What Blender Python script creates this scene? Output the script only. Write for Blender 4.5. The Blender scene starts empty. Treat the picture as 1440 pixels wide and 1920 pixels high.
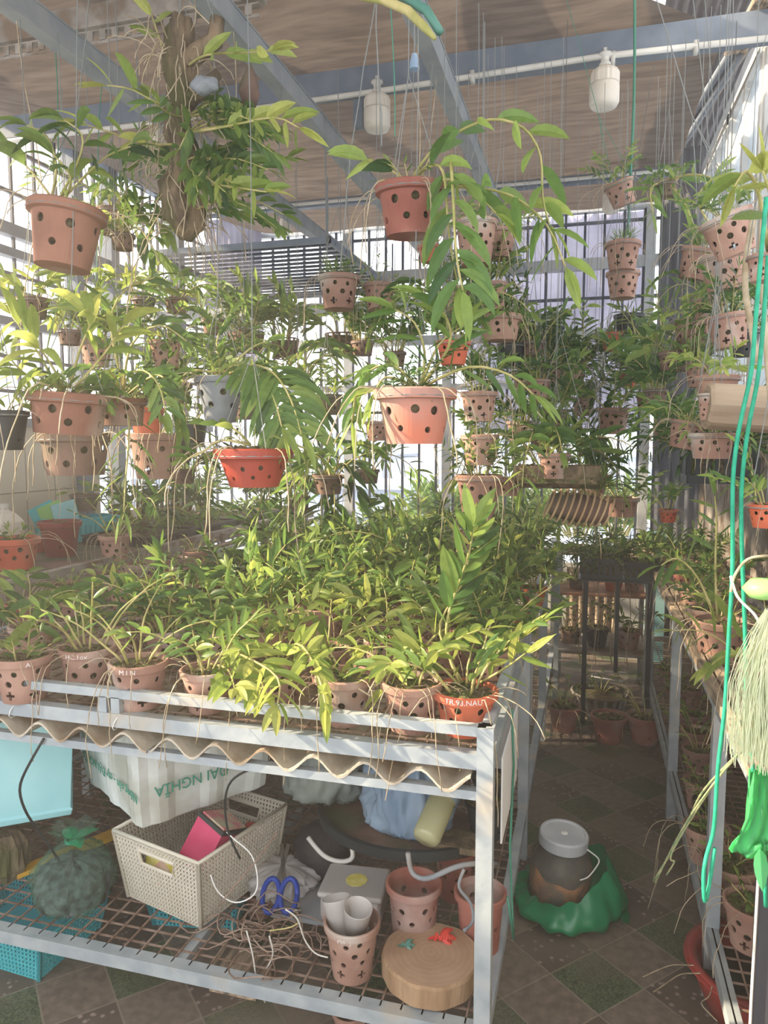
import bpy, bmesh, math, random
from mathutils import Vector, Matrix, Euler, noise
R_ = math.radians
sc = bpy.context.scene
col = sc.collection

# ---------------------------------------------------------------- camera, light, exposure
FPX = 1385.0; YAW = R_(15.5); PIT = R_(5.36); CAMH = 1.5
cd = bpy.data.cameras.new('camera'); cam = bpy.data.objects.new('camera', cd); col.objects.link(cam)
cam.location = (0, 0, CAMH); cam.rotation_euler = (math.pi/2-PIT, 0, YAW)
cd.sensor_fit = 'VERTICAL'; cd.sensor_height = 36.0; cd.lens = FPX/1920*36.0
cd.clip_start = .02; cd.clip_end = 500
sc.camera = cam
w = bpy.data.worlds.new('sky'); sc.world = w; w.use_nodes = True
nt = w.node_tree; bg = nt.nodes['Background']
bg.inputs[0].default_value = (.93, .93, .96, 1); bg.inputs[1].default_value = 2.0
sun = bpy.data.lights.new('sun', 'SUN'); so = bpy.data.objects.new('sun', sun); col.objects.link(so)
sun.energy = 10.5; sun.angle = R_(1.2); sun.color = (1.0, .80, .56)
so.rotation_euler = Vector((1, .24, -.56)).to_track_quat('-Z', 'Y').to_euler()
sc.view_settings.view_transform = 'Standard'; sc.view_settings.look = 'None'
sc.view_settings.exposure = .5; sc.view_settings.gamma = 1; sc.view_settings.use_curve_mapping = False

F = Vector((-math.sin(YAW)*math.cos(PIT), math.cos(YAW)*math.cos(PIT), -math.sin(PIT)))
RT = Vector((math.cos(YAW), math.sin(YAW), 0)); UP = RT.cross(F)
def ray(u, v): return F + RT*((u-720)/FPX) + UP*((960-v)/FPX)
def PY(u, v, y): d = ray(u, v); return d*(y/d.y) + Vector((0, 0, CAMH))
def PZ(u, v, z): d = ray(u, v); return d*((z-CAMH)/d.z) + Vector((0, 0, CAMH))
def PX(u, v, x): d = ray(u, v); return d*(x/d.x) + Vector((0, 0, CAMH))
def zc(p): return (Vector(p)-Vector((0, 0, CAMH))).dot(F)

# ---------------------------------------------------------------- materials
def srgb(c):
    return tuple(((x/255.)/12.92 if x <= 10 else ((x/255.+.055)/1.055)**2.4) for x in c)+(1,)
MT = {}
def mat(name, c1, c2=None, rough=.6, scale=8, bump=0, bscale=None, metal=0, c3=None, alpha=1, trans=0, spec=.4, c3amt=.5, detail=4, objvar=0, stretch=None, lo=.38, hi=.62):
    m = bpy.data.materials.new(name); m.use_nodes = True; nt = m.node_tree; N = nt.nodes; L = nt.links
    b = N['Principled BSDF']; b.inputs['Roughness'].default_value = rough; b.inputs['Metallic'].default_value = metal
    b.inputs['Specular IOR Level'].default_value = spec
    b.inputs['Alpha'].default_value = alpha
    tc = N.new('ShaderNodeTexCoord'); mp = N.new('ShaderNodeMapping'); L.new(tc.outputs['Object'], mp.inputs[0])
    if stretch: mp.inputs['Scale'].default_value = stretch
    no = N.new('ShaderNodeTexNoise'); no.inputs['Scale'].default_value = scale; no.inputs['Detail'].default_value = detail
    oi = N.new('ShaderNodeObjectInfo')
    va = N.new('ShaderNodeVectorMath'); va.operation = 'ADD'; L.new(mp.outputs[0], va.inputs[0]); L.new(oi.outputs['Random'], va.inputs[1])
    L.new(va.outputs[0], no.inputs['Vector'])
    rp = N.new('ShaderNodeValToRGB'); rp.color_ramp.elements[0].position = lo; rp.color_ramp.elements[1].position = hi
    rp.color_ramp.elements[0].color = srgb(c1); rp.color_ramp.elements[1].color = srgb(c2 or c1)
    L.new(no.outputs[0], rp.inputs[0]); out = rp.outputs[0]
    if c3:
        n2 = N.new('ShaderNodeTexNoise'); n2.inputs['Scale'].default_value = scale*.45; n2.inputs['Detail'].default_value = 6; L.new(va.outputs[0], n2.inputs['Vector'])
        r2 = N.new('ShaderNodeValToRGB'); r2.color_ramp.elements[0].position = .62-c3amt*.3; r2.color_ramp.elements[1].position = .74-c3amt*.25
        L.new(n2.outputs[0], r2.inputs[0]); mx = N.new('ShaderNodeMixRGB'); L.new(r2.outputs[0], mx.inputs[0]); L.new(out, mx.inputs[1]); mx.inputs[2].default_value = srgb(c3); out = mx.outputs[0]
    if objvar:
        hs = N.new('ShaderNodeHueSaturation'); mr = N.new('ShaderNodeMapRange'); mr.inputs[3].default_value = 1-objvar; mr.inputs[4].default_value = 1+objvar
        L.new(oi.outputs['Random'], mr.inputs[0]); L.new(mr.outputs[0], hs.inputs['Value']); L.new(out, hs.inputs['Color']); out = hs.outputs[0]
    L.new(out, b.inputs['Base Color'])
    if bump:
        n3 = N.new('ShaderNodeTexNoise'); n3.inputs['Scale'].default_value = bscale or scale*3; n3.inputs['Detail'].default_value = 5; L.new(va.outputs[0], n3.inputs['Vector'])
        bp = N.new('ShaderNodeBump'); bp.inputs['Strength'].default_value = bump; bp.inputs['Distance'].default_value = .01; L.new(n3.outputs[0], bp.inputs['Height']); L.new(bp.outputs[0], b.inputs['Normal'])
    if trans:
        tr = N.new('ShaderNodeBsdfTranslucent'); L.new(out, tr.inputs[0]); ms = N.new('ShaderNodeMixShader'); ms.inputs[0].default_value = trans
        L.new(b.outputs[0], ms.inputs[1]); L.new(tr.outputs[0], ms.inputs[2]); L.new(ms.outputs[0], N['Material Output'].inputs[0])
    MT[name] = m; return m
def leafmat(name, dark, mid, bright, trans=.45):
    m = bpy.data.materials.new(name); m.use_nodes = True; nt = m.node_tree; N = nt.nodes; L = nt.links
    b = N['Principled BSDF']; b.inputs['Roughness'].default_value = .42; b.inputs['Specular IOR Level'].default_value = .35
    at = N.new('ShaderNodeAttribute'); at.attribute_name = 'tint'
    rp = N.new('ShaderNodeValToRGB'); e = rp.color_ramp.elements; e[0].position = 0; e[1].position = 1; k = e.new(.55)
    e[0].color = srgb(dark); k.color = srgb(mid); e[-1].color = srgb(bright)
    L.new(at.outputs['Fac'], rp.inputs[0])
    oi = N.new('ShaderNodeObjectInfo'); hs = N.new('ShaderNodeHueSaturation'); mr = N.new('ShaderNodeMapRange'); mr.inputs[3].default_value = .82; mr.inputs[4].default_value = 1.15
    L.new(oi.outputs['Random'], mr.inputs[0]); L.new(mr.outputs[0], hs.inputs['Value']); L.new(rp.outputs[0], hs.inputs['Color'])
    tc = N.new('ShaderNodeTexCoord'); wv = N.new('ShaderNodeTexNoise'); wv.inputs['Scale'].default_value = 60; L.new(tc.outputs['Object'], wv.inputs['Vector'])
    mx = N.new('ShaderNodeMixRGB'); mx.blend_type = 'OVERLAY'; mx.inputs[0].default_value = .25; L.new(hs.outputs[0], mx.inputs[1]); L.new(wv.outputs[0], mx.inputs[2])
    L.new(mx.outputs[0], b.inputs['Base Color'])
    tr = N.new('ShaderNodeBsdfTranslucent'); h2 = N.new('ShaderNodeHueSaturation'); h2.inputs['Hue'].default_value = .485; h2.inputs['Value'].default_value = 1.5; h2.inputs['Saturation'].default_value = 1.0
    L.new(mx.outputs[0], h2.inputs['Color']); L.new(h2.outputs[0], tr.inputs[0])
    ms = N.new('ShaderNodeMixShader'); ms.inputs[0].default_value = trans; L.new(b.outputs[0], ms.inputs[1]); L.new(tr.outputs[0], ms.inputs[2]); L.new(ms.outputs[0], N['Material Output'].inputs[0])
    MT[name] = m; return m

mat('clay', (146, 112, 98), (170, 136, 120), rough=.88, scale=9, c3=(186, 176, 166), c3amt=.3, bump=.25, objvar=.10)
mat('clay_red', (134, 80, 68), (158, 102, 88), rough=.85, scale=8, c3=(166, 144, 136), c3amt=.5, bump=.2, objvar=.08)
mat('orange', (184, 88, 60), (204, 108, 76), rough=.6, scale=7, c3=(176, 120, 100), c3amt=.3, bump=.1, objvar=.06)
mat('orange_stained', (200, 98, 60), (206, 106, 70), rough=.75, scale=6, c3=(168, 138, 128), c3amt=.75, bump=.2)
mat('brick_plastic', (150, 62, 48), (166, 76, 58), rough=.5, scale=5, objvar=.05)
mat('grey_cement', (112, 118, 124), (142, 148, 152), rough=.85, scale=7, c3=(160, 156, 150), c3amt=.4, bump=.3)
mat('brown_clay', (128, 88, 72), (152, 108, 90), rough=.85, scale=7, c3=(172, 156, 142), c3amt=.35, bump=.2)
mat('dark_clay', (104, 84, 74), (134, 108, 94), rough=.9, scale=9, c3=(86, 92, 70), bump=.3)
mat('black_plastic', (28, 34, 36), (44, 52, 52), rough=.5, scale=5)
mat('moss', (74, 66, 48), (128, 112, 86), rough=1, scale=60, c3=(80, 92, 48), bump=.8, bscale=90)
mat('cane', (150, 150, 84), (188, 176, 120), rough=.6, scale=20, objvar=.1)
mat('root', (190, 176, 150), (156, 140, 112), rough=.8, scale=30)
leafmat('leaf', (58, 88, 50), (94, 128, 64), (152, 170, 88))
leafmat('leaf_yellow', (88, 118, 56), (128, 152, 74), (172, 180, 98))
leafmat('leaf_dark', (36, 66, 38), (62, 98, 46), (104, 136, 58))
mat('galv', (150, 160, 166), (172, 180, 182), rough=.55, scale=14, metal=.15, c3=(176, 172, 162), c3amt=.1, bump=.1, stretch=(1, 1, 1))
mat('galv_old', (138, 132, 124), (160, 152, 142), rough=.8, scale=18, c3=(120, 104, 88), c3amt=.5, bump=.2)
mat('steel_blue', (104, 116, 130), (120, 130, 142), rough=.55, scale=9)
mat('steel_dark', (52, 62, 78), (66, 76, 92), rough=.5, scale=9)
mat('beam', (132, 140, 146), (150, 156, 158), rough=.55, scale=10)
mat('zinc_pale', (176, 182, 186), (194, 198, 200), rough=.5, scale=10)
mat('old_wood', (150, 132, 112), (196, 174, 148), rough=.9, scale=22, stretch=(4, .5, 4), bump=.5, c3=(100, 92, 80), c3amt=.4)
mat('pale_slat', (196, 164, 122), (212, 184, 146), rough=.8, scale=10)
mat('wire', (120, 96, 82), (150, 130, 116), rough=.7, scale=20)
mat('hang_wire', (120, 124, 122), rough=.5)
mat('green_wire', (60, 126, 104), rough=.5)
mat('cement_sheet', (176, 168, 152), (198, 188, 170), rough=.95, scale=12, c3=(150, 130, 106), c3amt=.5, bump=.4)
mat('foam', (206, 214, 208), (224, 230, 226), rough=.8, scale=9, c3=(182, 184, 172), c3amt=.4, bump=.12)
mat('green_ink', (58, 150, 126), rough=.8)
mat('cyan_box', (150, 206, 212), (168, 218, 222), rough=.5, scale=4, c3=(130, 190, 200), c3amt=.3)
mat('cyan_plastic', (66, 176, 188), (80, 190, 198), rough=.45, scale=5)
mat('ivory', (206, 200, 182), (216, 210, 194), rough=.5, scale=5)
mat('magenta', (190, 50, 96), (204, 70, 110), rough=.4, scale=6)
mat('label_mix', (196, 190, 160), (206, 110, 120), rough=.5, scale=24)
mat('bag_blue', (136, 162, 188), (166, 190, 210), rough=.35, scale=6, trans=.3, bump=.3, bscale=14)
mat('bag_grey', (128, 140, 136), (160, 170, 160), rough=.35, scale=6, trans=.3, bump=.3, bscale=14)
mat('charcoal', (30, 36, 38), (96, 104, 108), rough=.45, scale=46, bump=.6)
mat('white', (226, 226, 222), rough=.5)
mat('white_dirty', (200, 198, 190), (220, 218, 210), rough=.6, scale=6)
mat('lamp_white', (214, 206, 192), (224, 218, 206), rough=.35, scale=5)
mat('blue_plastic', (28, 62, 150), rough=.35)
mat('chrome', (180, 180, 180), rough=.25, metal=1)
mat('yellow', (206, 196, 84), (226, 216, 140), rough=.5, scale=40)
mat('black_cloth', (36, 34, 40), (62, 58, 58), rough=.9, scale=12, bump=.4)
mat('ribbon', (222, 78, 66), rough=.4, trans=.3)
mat('ribbon_teal', (96, 150, 136), rough=.4, trans=.3)
mat('rope', (28, 148, 116), (40, 168, 132), rough=.6, scale=60)
mat('rope_old', (134, 162, 120), (190, 188, 140), rough=.8, scale=40)
mat('bark', (92, 80, 64), (140, 122, 98), rough=.95, scale=26, bump=1, c3=(84, 84, 52), c3amt=.5, stretch=(1, 1, .3))
mat('driftwood', (150, 132, 112), (176, 158, 134), rough=.9, scale=14, bump=.5, stretch=(1, 1, .2))
mat('terracotta_bright', (232, 120, 62), rough=.5)
mat('red_basin', (150, 58, 52), (164, 70, 62), rough=.4, scale=5)
mat('dark_water', (26, 34, 36), (44, 52, 52), rough=.15, scale=8)
mat('burgundy', (120, 48, 42), (136, 60, 50), rough=.5, scale=4, stretch=(1, 1, .2))
mat('lime_plastic', (150, 200, 120), rough=.4)
mat('green_net', (120, 232, 160), (150, 240, 180), rough=.5, trans=.7, scale=5)
mat('fibre', (206, 216, 196), (222, 228, 210), rough=.7, trans=.4, scale=30)
mat('log_bark', (140, 112, 84), (166, 138, 108), rough=.95, scale=20, bump=.8, stretch=(1, 1, .2))
mat('kumquat', (222, 170, 60), rough=.5)
mat('city', (214, 220, 228), (196, 204, 214), rough=.9, scale=.3)
mat('city_dark', (140, 150, 164), rough=.9)
mat('netting', (150, 148, 166), (186, 184, 200), rough=.9, scale=2.5, trans=.5, detail=8)
mat('tarp_dark', (74, 76, 84), (90, 92, 98), rough=.9, scale=2, trans=.15, bump=.3, stretch=(6, 6, .3))
mat('chalk', (222, 214, 210), rough=.9)
mat('sheet_white', (216, 216, 214), rough=.8)
mat('rusty', (150, 104, 80), (170, 128, 100), rough=.9, scale=12)
# floor: diamonds of pebble and grass print tiles
def floor_mat():
    m = bpy.data.materials.new('patterned_floor_tiles'); m.use_nodes = True; nt = m.node_tree; N = nt.nodes; L = nt.links; b = N['Principled BSDF']
    b.inputs['Roughness'].default_value = .62; b.inputs['Specular IOR Level'].default_value = .3
    def math_(op, a, b_=None):
        n = N.new('ShaderNodeMath'); n.operation = op
        for i, x in enumerate((a, b_)):
            if x is None: continue
            if isinstance(x, (int, float)): n.inputs[i].default_value = x
            else: L.new(x, n.inputs[i])
        return n.outputs[0]
    tc = N.new('ShaderNodeTexCoord'); mp = N.new('ShaderNodeMapping'); mp.inputs['Rotation'].default_value = (0, 0, R_(43)); mp.inputs['Scale'].default_value = (5.6, 5.6, 1); L.new(tc.outputs['Object'], mp.inputs[0])
    sp = N.new('ShaderNodeSeparateXYZ'); L.new(mp.outputs[0], sp.inputs[0])
    fx = math_('FLOOR', sp.outputs[0]); fy = math_('FLOOR', sp.outputs[1])
    rx = math_('FRACT', sp.outputs[0]); ry = math_('FRACT', sp.outputs[1])
    kind = math_('FRACT', math_('ADD', math_('MULTIPLY', fx, .25), math_('MULTIPLY', fy, .5)))   # 0,.25,.5,.75
    isg = math_('LESS_THAN', kind, .2); isp = math_('GREATER_THAN', kind, .7)
    ns = N.new('ShaderNodeTexNoise'); ns.inputs['Scale'].default_value = 34; ns.inputs['Detail'].default_value = 5; L.new(tc.outputs['Object'], ns.inputs['Vector'])
    def ramp(src, a, ca, b2, cb):
        r = N.new('ShaderNodeValToRGB'); r.color_ramp.elements[0].position = a; r.color_ramp.elements[1].position = b2; r.color_ramp.elements[0].color = srgb(ca); r.color_ramp.elements[1].color = srgb(cb); L.new(src, r.inputs[0]); return r.outputs[0]
    base = ramp(ns.outputs[0], .35, (98, 88, 78), .65, (124, 112, 100))
    wv = N.new('ShaderNodeTexNoise'); wv.inputs['Scale'].default_value = 60; wv.inputs['Distortion'].default_value = 3; L.new(tc.outputs['Object'], wv.inputs['Vector'])
    grass = ramp(wv.outputs[0], .42, (56, 66, 50), .6, (92, 106, 76))
    vo = N.new('ShaderNodeTexVoronoi'); vo.inputs['Scale'].default_value = 38; L.new(tc.outputs['Object'], vo.inputs['Vector'])
    peb = ramp(vo.outputs[0], .16, (150, 136, 128), .30, (86, 76, 68))
    m1 = N.new('ShaderNodeMixRGB'); L.new(isg, m1.inputs[0]); L.new(base, m1.inputs[1]); L.new(grass, m1.inputs[2])
    m2 = N.new('ShaderNodeMixRGB'); L.new(isp, m2.inputs[0]); L.new(m1.outputs[0], m2.inputs[1]); L.new(peb, m2.inputs[2])
    g = math_('MAXIMUM', math_('GREATER_THAN', math_('ABSOLUTE', math_('SUBTRACT', rx, .5)), .486), math_('GREATER_THAN', math_('ABSOLUTE', math_('SUBTRACT', ry, .5)), .486))
    m3 = N.new('ShaderNodeMixRGB'); L.new(math_('MULTIPLY', g, .45), m3.inputs[0]); L.new(m2.outputs[0], m3.inputs[1]); m3.inputs[2].default_value = srgb((160, 148, 132))
    dn = N.new('ShaderNodeTexNoise'); dn.inputs['Scale'].default_value = 2.2; dn.inputs['Detail'].default_value = 5; L.new(tc.outputs['Object'], dn.inputs['Vector'])
    dr = N.new('ShaderNodeMapRange'); dr.inputs[1].default_value = .42; dr.inputs[2].default_value = .7; dr.inputs[4].default_value = .8; L.new(dn.outputs[0], dr.inputs[0])
    m4 = N.new('ShaderNodeMixRGB'); L.new(dr.outputs[0], m4.inputs[0]); L.new(m3.outputs[0], m4.inputs[1]); m4.inputs[2].default_value = srgb((122, 112, 98))
    L.new(m4.outputs[0], b.inputs['Base Color']); return m
def cloth_mat():
    m = bpy.data.materials.new('woven_shade_cloth'); m.use_nodes = True; nt = m.node_tree; N = nt.nodes; L = nt.links
    tc = N.new('ShaderNodeTexCoord')
    ns = N.new('ShaderNodeTexNoise'); ns.inputs['Scale'].default_value = 5; ns.inputs['Detail'].default_value = 8
    mp = N.new('ShaderNodeMapping'); mp.inputs['Scale'].default_value = (1.0, 5, 1); mp.inputs['Rotation'].default_value = (0, 0, R_(16)); L.new(tc.outputs['Object'], mp.inputs[0]); L.new(mp.outputs[0], ns.inputs['Vector'])
    rp = N.new('ShaderNodeValToRGB'); e = rp.color_ramp.elements; e[0].position = .35; e[1].position = .66; e[0].color = srgb((106, 95, 88)); e[1].color = srgb((132, 120, 110)); L.new(ns.outputs[0], rp.inputs[0])
    d = N.new('ShaderNodeBsdfDiffuse'); t = N.new('ShaderNodeBsdfTranslucent'); L.new(rp.outputs[0], d.inputs[0]); L.new(rp.outputs[0], t.inputs[0])
    ms = N.new('ShaderNodeMixShader'); ms.inputs[0].default_value = .2; L.new(d.outputs[0], ms.inputs[1]); L.new(t.outputs[0], ms.inputs[2]); L.new(ms.outputs[0], N['Material Output'].inputs[0])
    nt.nodes.remove(N['Principled BSDF']); MT['shade'] = m; return m
def glassy(name, c, rough=.1, alpha=.35, emis=0):
    m = bpy.data.materials.new(name); m.use_nodes = True; N = m.node_tree.nodes; L = m.node_tree.links; b = N['Principled BSDF']
    b.inputs['Base Color'].default_value = srgb(c); b.inputs['Roughness'].default_value = rough; b.inputs['Specular IOR Level'].default_value = .8
    t = N.new('ShaderNodeBsdfTransparent'); t.inputs[0].default_value = tuple(.35+.65*x for x in srgb(c)[:3])+(1,)
    ms = N.new('ShaderNodeMixShader'); ms.inputs[0].default_value = alpha; L.new(t.outputs[0], ms.inputs[1]); L.new(b.outputs[0], ms.inputs[2]); L.new(ms.outputs[0], N['Material Output'].inputs[0]); MT[name] = m
glassy('jar_glass', (230, 232, 226), alpha=.07, rough=.03)
glassy('clear_plastic', (214, 210, 206), alpha=.55, rough=.3)
glassy('bag_green', (16, 140, 92), alpha=.72, rough=.3)
glassy('bag_clear_green', (190, 222, 204), alpha=.08, rough=.08)
glassy('bottle', (206, 204, 160), alpha=.6, rough=.15)
glassy('window_glass', (220, 230, 240), alpha=.25, rough=.05)
def tile_wall_mat():
    m = bpy.data.materials.new('cream_wall_tiles'); m.use_nodes = True; N = m.node_tree.nodes; L = m.node_tree.links; b = N['Principled BSDF']; b.inputs['Roughness'].default_value = .4
    tc = N.new('ShaderNodeTexCoord'); sp = N.new('ShaderNodeSeparateXYZ'); L.new(tc.outputs['Object'], sp.inputs[0]); cb = N.new('ShaderNodeCombineXYZ'); L.new(sp.outputs[1], cb.inputs[0]); L.new(sp.outputs[2], cb.inputs[1])
    br = N.new('ShaderNodeTexBrick'); br.offset = 0; br.inputs['Scale'].default_value = 1; br.inputs['Brick Width'].default_value = .25; br.inputs['Row Height'].default_value = .4; br.inputs['Mortar Size'].default_value = .004
    br.inputs['Color1'].default_value = srgb((204, 192, 172)); br.inputs['Color2'].default_value = srgb((210, 198, 178)); br.inputs['Mortar'].default_value = srgb((150, 138, 120)); L.new(cb.outputs[0], br.inputs['Vector']); L.new(br.outputs[0], b.inputs['Base Color']); return m

# ---------------------------------------------------------------- mesh collector
class MB:
    def __init__(s): s.v = []; s.f = []; s.t = []
    def add(s, vs, fs, tint=0.5):
        o = len(s.v); s.v += [tuple(p) for p in vs]; s.f += [tuple(i+o for i in f) for f in fs]; s.t += [tint]*len(fs); return s
    def box(s, c, d, M=None):
        x, y, z = c; a, b, h = d[0]/2, d[1]/2, d[2]/2
        vs = [Vector((x+i*a, y+j*b, z+k*h)) for i in (-1, 1) for j in (-1, 1) for k in (-1, 1)]
        if M: vs = [M @ p for p in vs]
        return s.add(vs, [(0, 1, 3, 2), (4, 6, 7, 5), (0, 4, 5, 1), (2, 3, 7, 6), (0, 2, 6, 4), (1, 5, 7, 3)])
    def bb(s, x0, x1, y0, y1, z0, z1): return s.box(((x0+x1)/2, (y0+y1)/2, (z0+z1)/2), (abs(x1-x0), abs(y1-y0), abs(z1-z0)))
    def beam(s, a, b, w, h):
        a = Vector(a); b = Vector(b); d = b-a; q = d.to_track_quat('Y', 'Z').to_matrix().to_4x4(); q.translation = (a+b)/2
        return s.box((0, 0, 0), (w, d.length, h), q)
    def tube(s, pts, r, n=6, tint=.5, cap=True):
        pts = [Vector(p) for p in pts]; k = len(pts); rr = r if isinstance(r, (list, tuple)) else [r]*k
        vs = []; pd = None; up = None
        for i, p in enumerate(pts):
            d = (pts[min(i+1, k-1)]-pts[max(i-1, 0)])
            d = d.normalized() if d.length > 1e-9 else Vector((0, 0, 1))
            if up is None: up = d.orthogonal().normalized()
            up = (up - d*up.dot(d)); up = up.normalized() if up.length > 1e-6 else d.orthogonal().normalized()
            sd = d.cross(up)
            for j in range(n):
                a = 2*math.pi*j/n; vs.append(p+(up*math.cos(a)+sd*math.sin(a))*rr[i])
        fs = [(i*n+j, i*n+(j+1) % n, (i+1)*n+(j+1) % n, (i+1)*n+j) for i in range(k-1) for j in range(n)]
        if cap: fs += [tuple(range(n))[::-1], tuple(range((k-1)*n, k*n))]
        return s.add(vs, fs, tint)
    def lathe(s, prof, n=32, c=(0, 0, 0), fn=None, cap=False):
        vs = []
        for i, (r, z) in enumerate(prof):
            for j in range(n):
                a = 2*math.pi*j/n; q = fn(a, i, r, z) if fn else (r, z); vs.append((c[0]+q[0]*math.cos(a), c[1]+q[0]*math.sin(a), c[2]+q[1]))
        k = len(prof); fs = [(i*n+j, i*n+(j+1) % n, (i+1)*n+(j+1) % n, (i+1)*n+j) for i in range(k-1) for j in range(n)]
        if cap: fs += [tuple(range(n))[::-1], tuple(range((k-1)*n, k*n))]
        return s.add(vs, fs)
    def mesh(s, name, m, smooth=False):
        me = bpy.data.meshes.new(name); me.from_pydata(s.v, [], s.f); me.materials.append(MT[m] if isinstance(m, str) else m)
        if smooth: me.polygons.foreach_set('use_smooth', [True]*len(s.f))
        at = me.attributes.new('tint', 'FLOAT', 'FACE'); at.data.foreach_set('value', s.t); me.update(); return me
    def build(s, name, m, parent=None, smooth=False, loc=None, **kw):
        return link(name, s.mesh(name, m, smooth), parent, loc, **kw)
def link(name, me, parent=None, loc=None, rot=None, scl=None, label=None):
    o = bpy.data.objects.new(name, me); col.objects.link(o)
    if parent: o.parent = parent
    if loc is not None: o.location = loc
    if rot is not None: o.rotation_euler = rot
    if scl is not None: o.scale = (scl,)*3 if isinstance(scl, (int, float)) else scl
    if label: o['label'] = label
    return o
def tag(o, label=None, cat=None, group=None, kind=None):
    if label: o['label'] = label
    if cat: o['category'] = cat
    if group: o['group'] = group
    if kind: o['kind'] = kind
    return o
def empty(name, loc=(0, 0, 0), rot=(0, 0, 0), scl=1, **k):
    o = bpy.data.objects.new(name, None); col.objects.link(o); o.location = loc; o.rotation_euler = rot; o.scale = (scl,)*3; o.empty_display_size = .05
    tag(o, **k); return o
def ev(ob):
    dg = bpy.context.evaluated_depsgraph_get(); dg.update(); me = bpy.data.meshes.new_from_object(ob.evaluated_get(dg)); bpy.data.objects.remove(ob); return me
def struct(o): o['kind'] = 'structure'; return o

# ================================================================ THE SETTING
FLOORM = floor_mat(); cloth_mat(); TILEM = tile_wall_mat()
XL, XR, YF = -3.28, .74, 6.0
struct(MB().bb(-3.5, 1.1, -.6, 6.1, -.05, 0).build('floor', FLOORM))
# ceiling: shade cloth with a slight sag between the beams, its right edge ragged where roof shows
def ceiling():
    mb = MB(); nx, ny = 46, 60; vs = []
    def edge(y):
        if y < 3.05: return .12+.03*math.sin(y*6)
        if y < 3.3: return .14+(y-3.05)/.25*.34
        return .48
    for j in range(ny+1):
        y = -.4+6.35*j/ny; xr = edge(y)
        for i in range(nx+1):
            x = -3.42+(xr+3.42)*i/nx
            sag = -.035*math.sin(math.pi*((y-2.49) % .71)/.71)*math.sin(math.pi*min(1, (x+3.42)/3.6))
            z = 3.13+max(0, y-3.2)*.045+sag+.008*math.sin(x*9+y*4)+.006*math.sin(y*17)
            if x < -2.6: z += (-2.6-x)*.30
            vs.append((x, y, z))
    fs = [(j*(nx+1)+i, j*(nx+1)+i+1, (j+1)*(nx+1)+i+1, (j+1)*(nx+1)+i) for j in range(ny) for i in range(nx)]
    mb.add(vs, fs); return mb.build('ceiling', 'shade', smooth=True)
struct(ceiling())
# roof sheet above the open strip on the right
mb = MB(); n = 60; vs = []
for i in range(n+1):
    x = .0+1.0*i/n; z = 3.78+.02*math.sin(i*1.5)
    vs += [(x, -.4, z), (x, 3.3, z)]
mb.add(vs, [(2*i, 2*i+2, 2*i+3, 2*i+1) for i in range(n)])
mat('poly_roof', (220, 214, 204), (232, 228, 220), rough=.5, trans=.6, scale=3)
struct(mb.build('trim_1', 'poly_roof'))
mb = MB(); vs = []
for i in range(n+1):
    x = .30+.62*i/n; z = 3.62-.0*x+.012*math.sin(i*1.3)
    vs += [(x, 3.3, z), (x, 6.05, z)]
mb.add(vs, [(2*i, 2*i+2, 2*i+3, 2*i+1) for i in range(n)]); struct(mb.build('trim_2', 'tarp_dark'))
# rafters over the cloth, seen through it as dark bands
for k, (a, b, wd) in enumerate([((-2.9, 1.2, 3.42), (-1.6, 3.6, 3.42), .12), ((-1.35, 1.0, 3.4), (-.75, 3.1, 3.4), .12), ((-.95, 1.4, 3.4), (-.9, 3.2, 3.4), .10), ((-1.9, 2.6, 3.4), (-2.9, 4.3, 3.4), .07), ((-.2, 3.4, 3.5), (-.15, 6, 3.5), .09), ((-2.0, 3.3, 3.46), (-1.0, 5.6, 3.46), .07), ((-.25, 1.2, 3.4), (-.2, 3.2, 3.4), .08)]):
    struct(MB().beam(a, b, wd, .06).build('trim_%d' % (k+3), 'beam'))
# walls ----------------------------------------------------------
def wall_far():
    root = struct(empty('wall_back'))
    rails = MB()
    for z, h in ((2.855, .085), (2.33, .075), (1.95, .05), (3.26, .05)): rails.bb(XL, XR, YF-.03, YF+.03, z-h/2, z+h/2)
    rails.build('horizontal_rail', 'zinc_pale', root)
    th = MB()
    for z in (3.16, 2.60, 1.75): th.bb(XL, XR, YF-.008, YF+.012, z-.011, z+.011)
    th.build('thin_bar', 'steel_dark', root)
    bars = MB(); x = XL+.06
    while x < .55: bars.bb(x-.009, x+.009, YF-.01, YF+.01, .55, 3.26); x += .143
    bars.build('bar_grille', 'steel_dark', root)
    posts = MB()
    for x in (-1.97, -1.13, .40): posts.bb(x-.035, x+.035, YF-.04, YF+.04, 0, 3.3)
    posts.build('post', 'zinc_pale', root)
    MB().bb(XL, XR, YF-.02, YF+.04, 0, .55).build('low_wall', 'white_dirty', root)
    vs = []; N_ = 40
    for i in range(N_+1):
        x = -.98+1.36*i/N_; y = YF+.06+.012*math.sin(i*1.9)
        vs += [(x, y, 1.6), (x, y+.01*math.cos(i), 3.24)]
    MB().add(vs, [(2*i, 2*i+2, 2*i+3, 2*i+1) for i in range(N_)]).build('netting', 'netting', root)
    return root
wall_far()
def corr_sheet(x0, x1, y0, y1, z0, z1, amp=.012, per=.07):
    L_ = math.hypot(x1-x0, y1-y0); n = int(L_/per*6); vs = []; nx, ny = -(y1-y0)/L_, (x1-x0)/L_
    for i in range(n+1):
        t = i/n; d = amp*math.sin(t*L_/per*2*math.pi); x = x0+(x1-x0)*t+nx*d; y = y0+(y1-y0)*t+ny*d; vs += [(x, y, z0), (x, y, z1)]
    return MB().add(vs, [(2*i, 2*i+2, 2*i+3, 2*i+1) for i in range(n)])
struct(corr_sheet(.46, .80, 5.96, 5.9, 0, 3.62).build('trim_10', 'tarp_dark', smooth=True))
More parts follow.
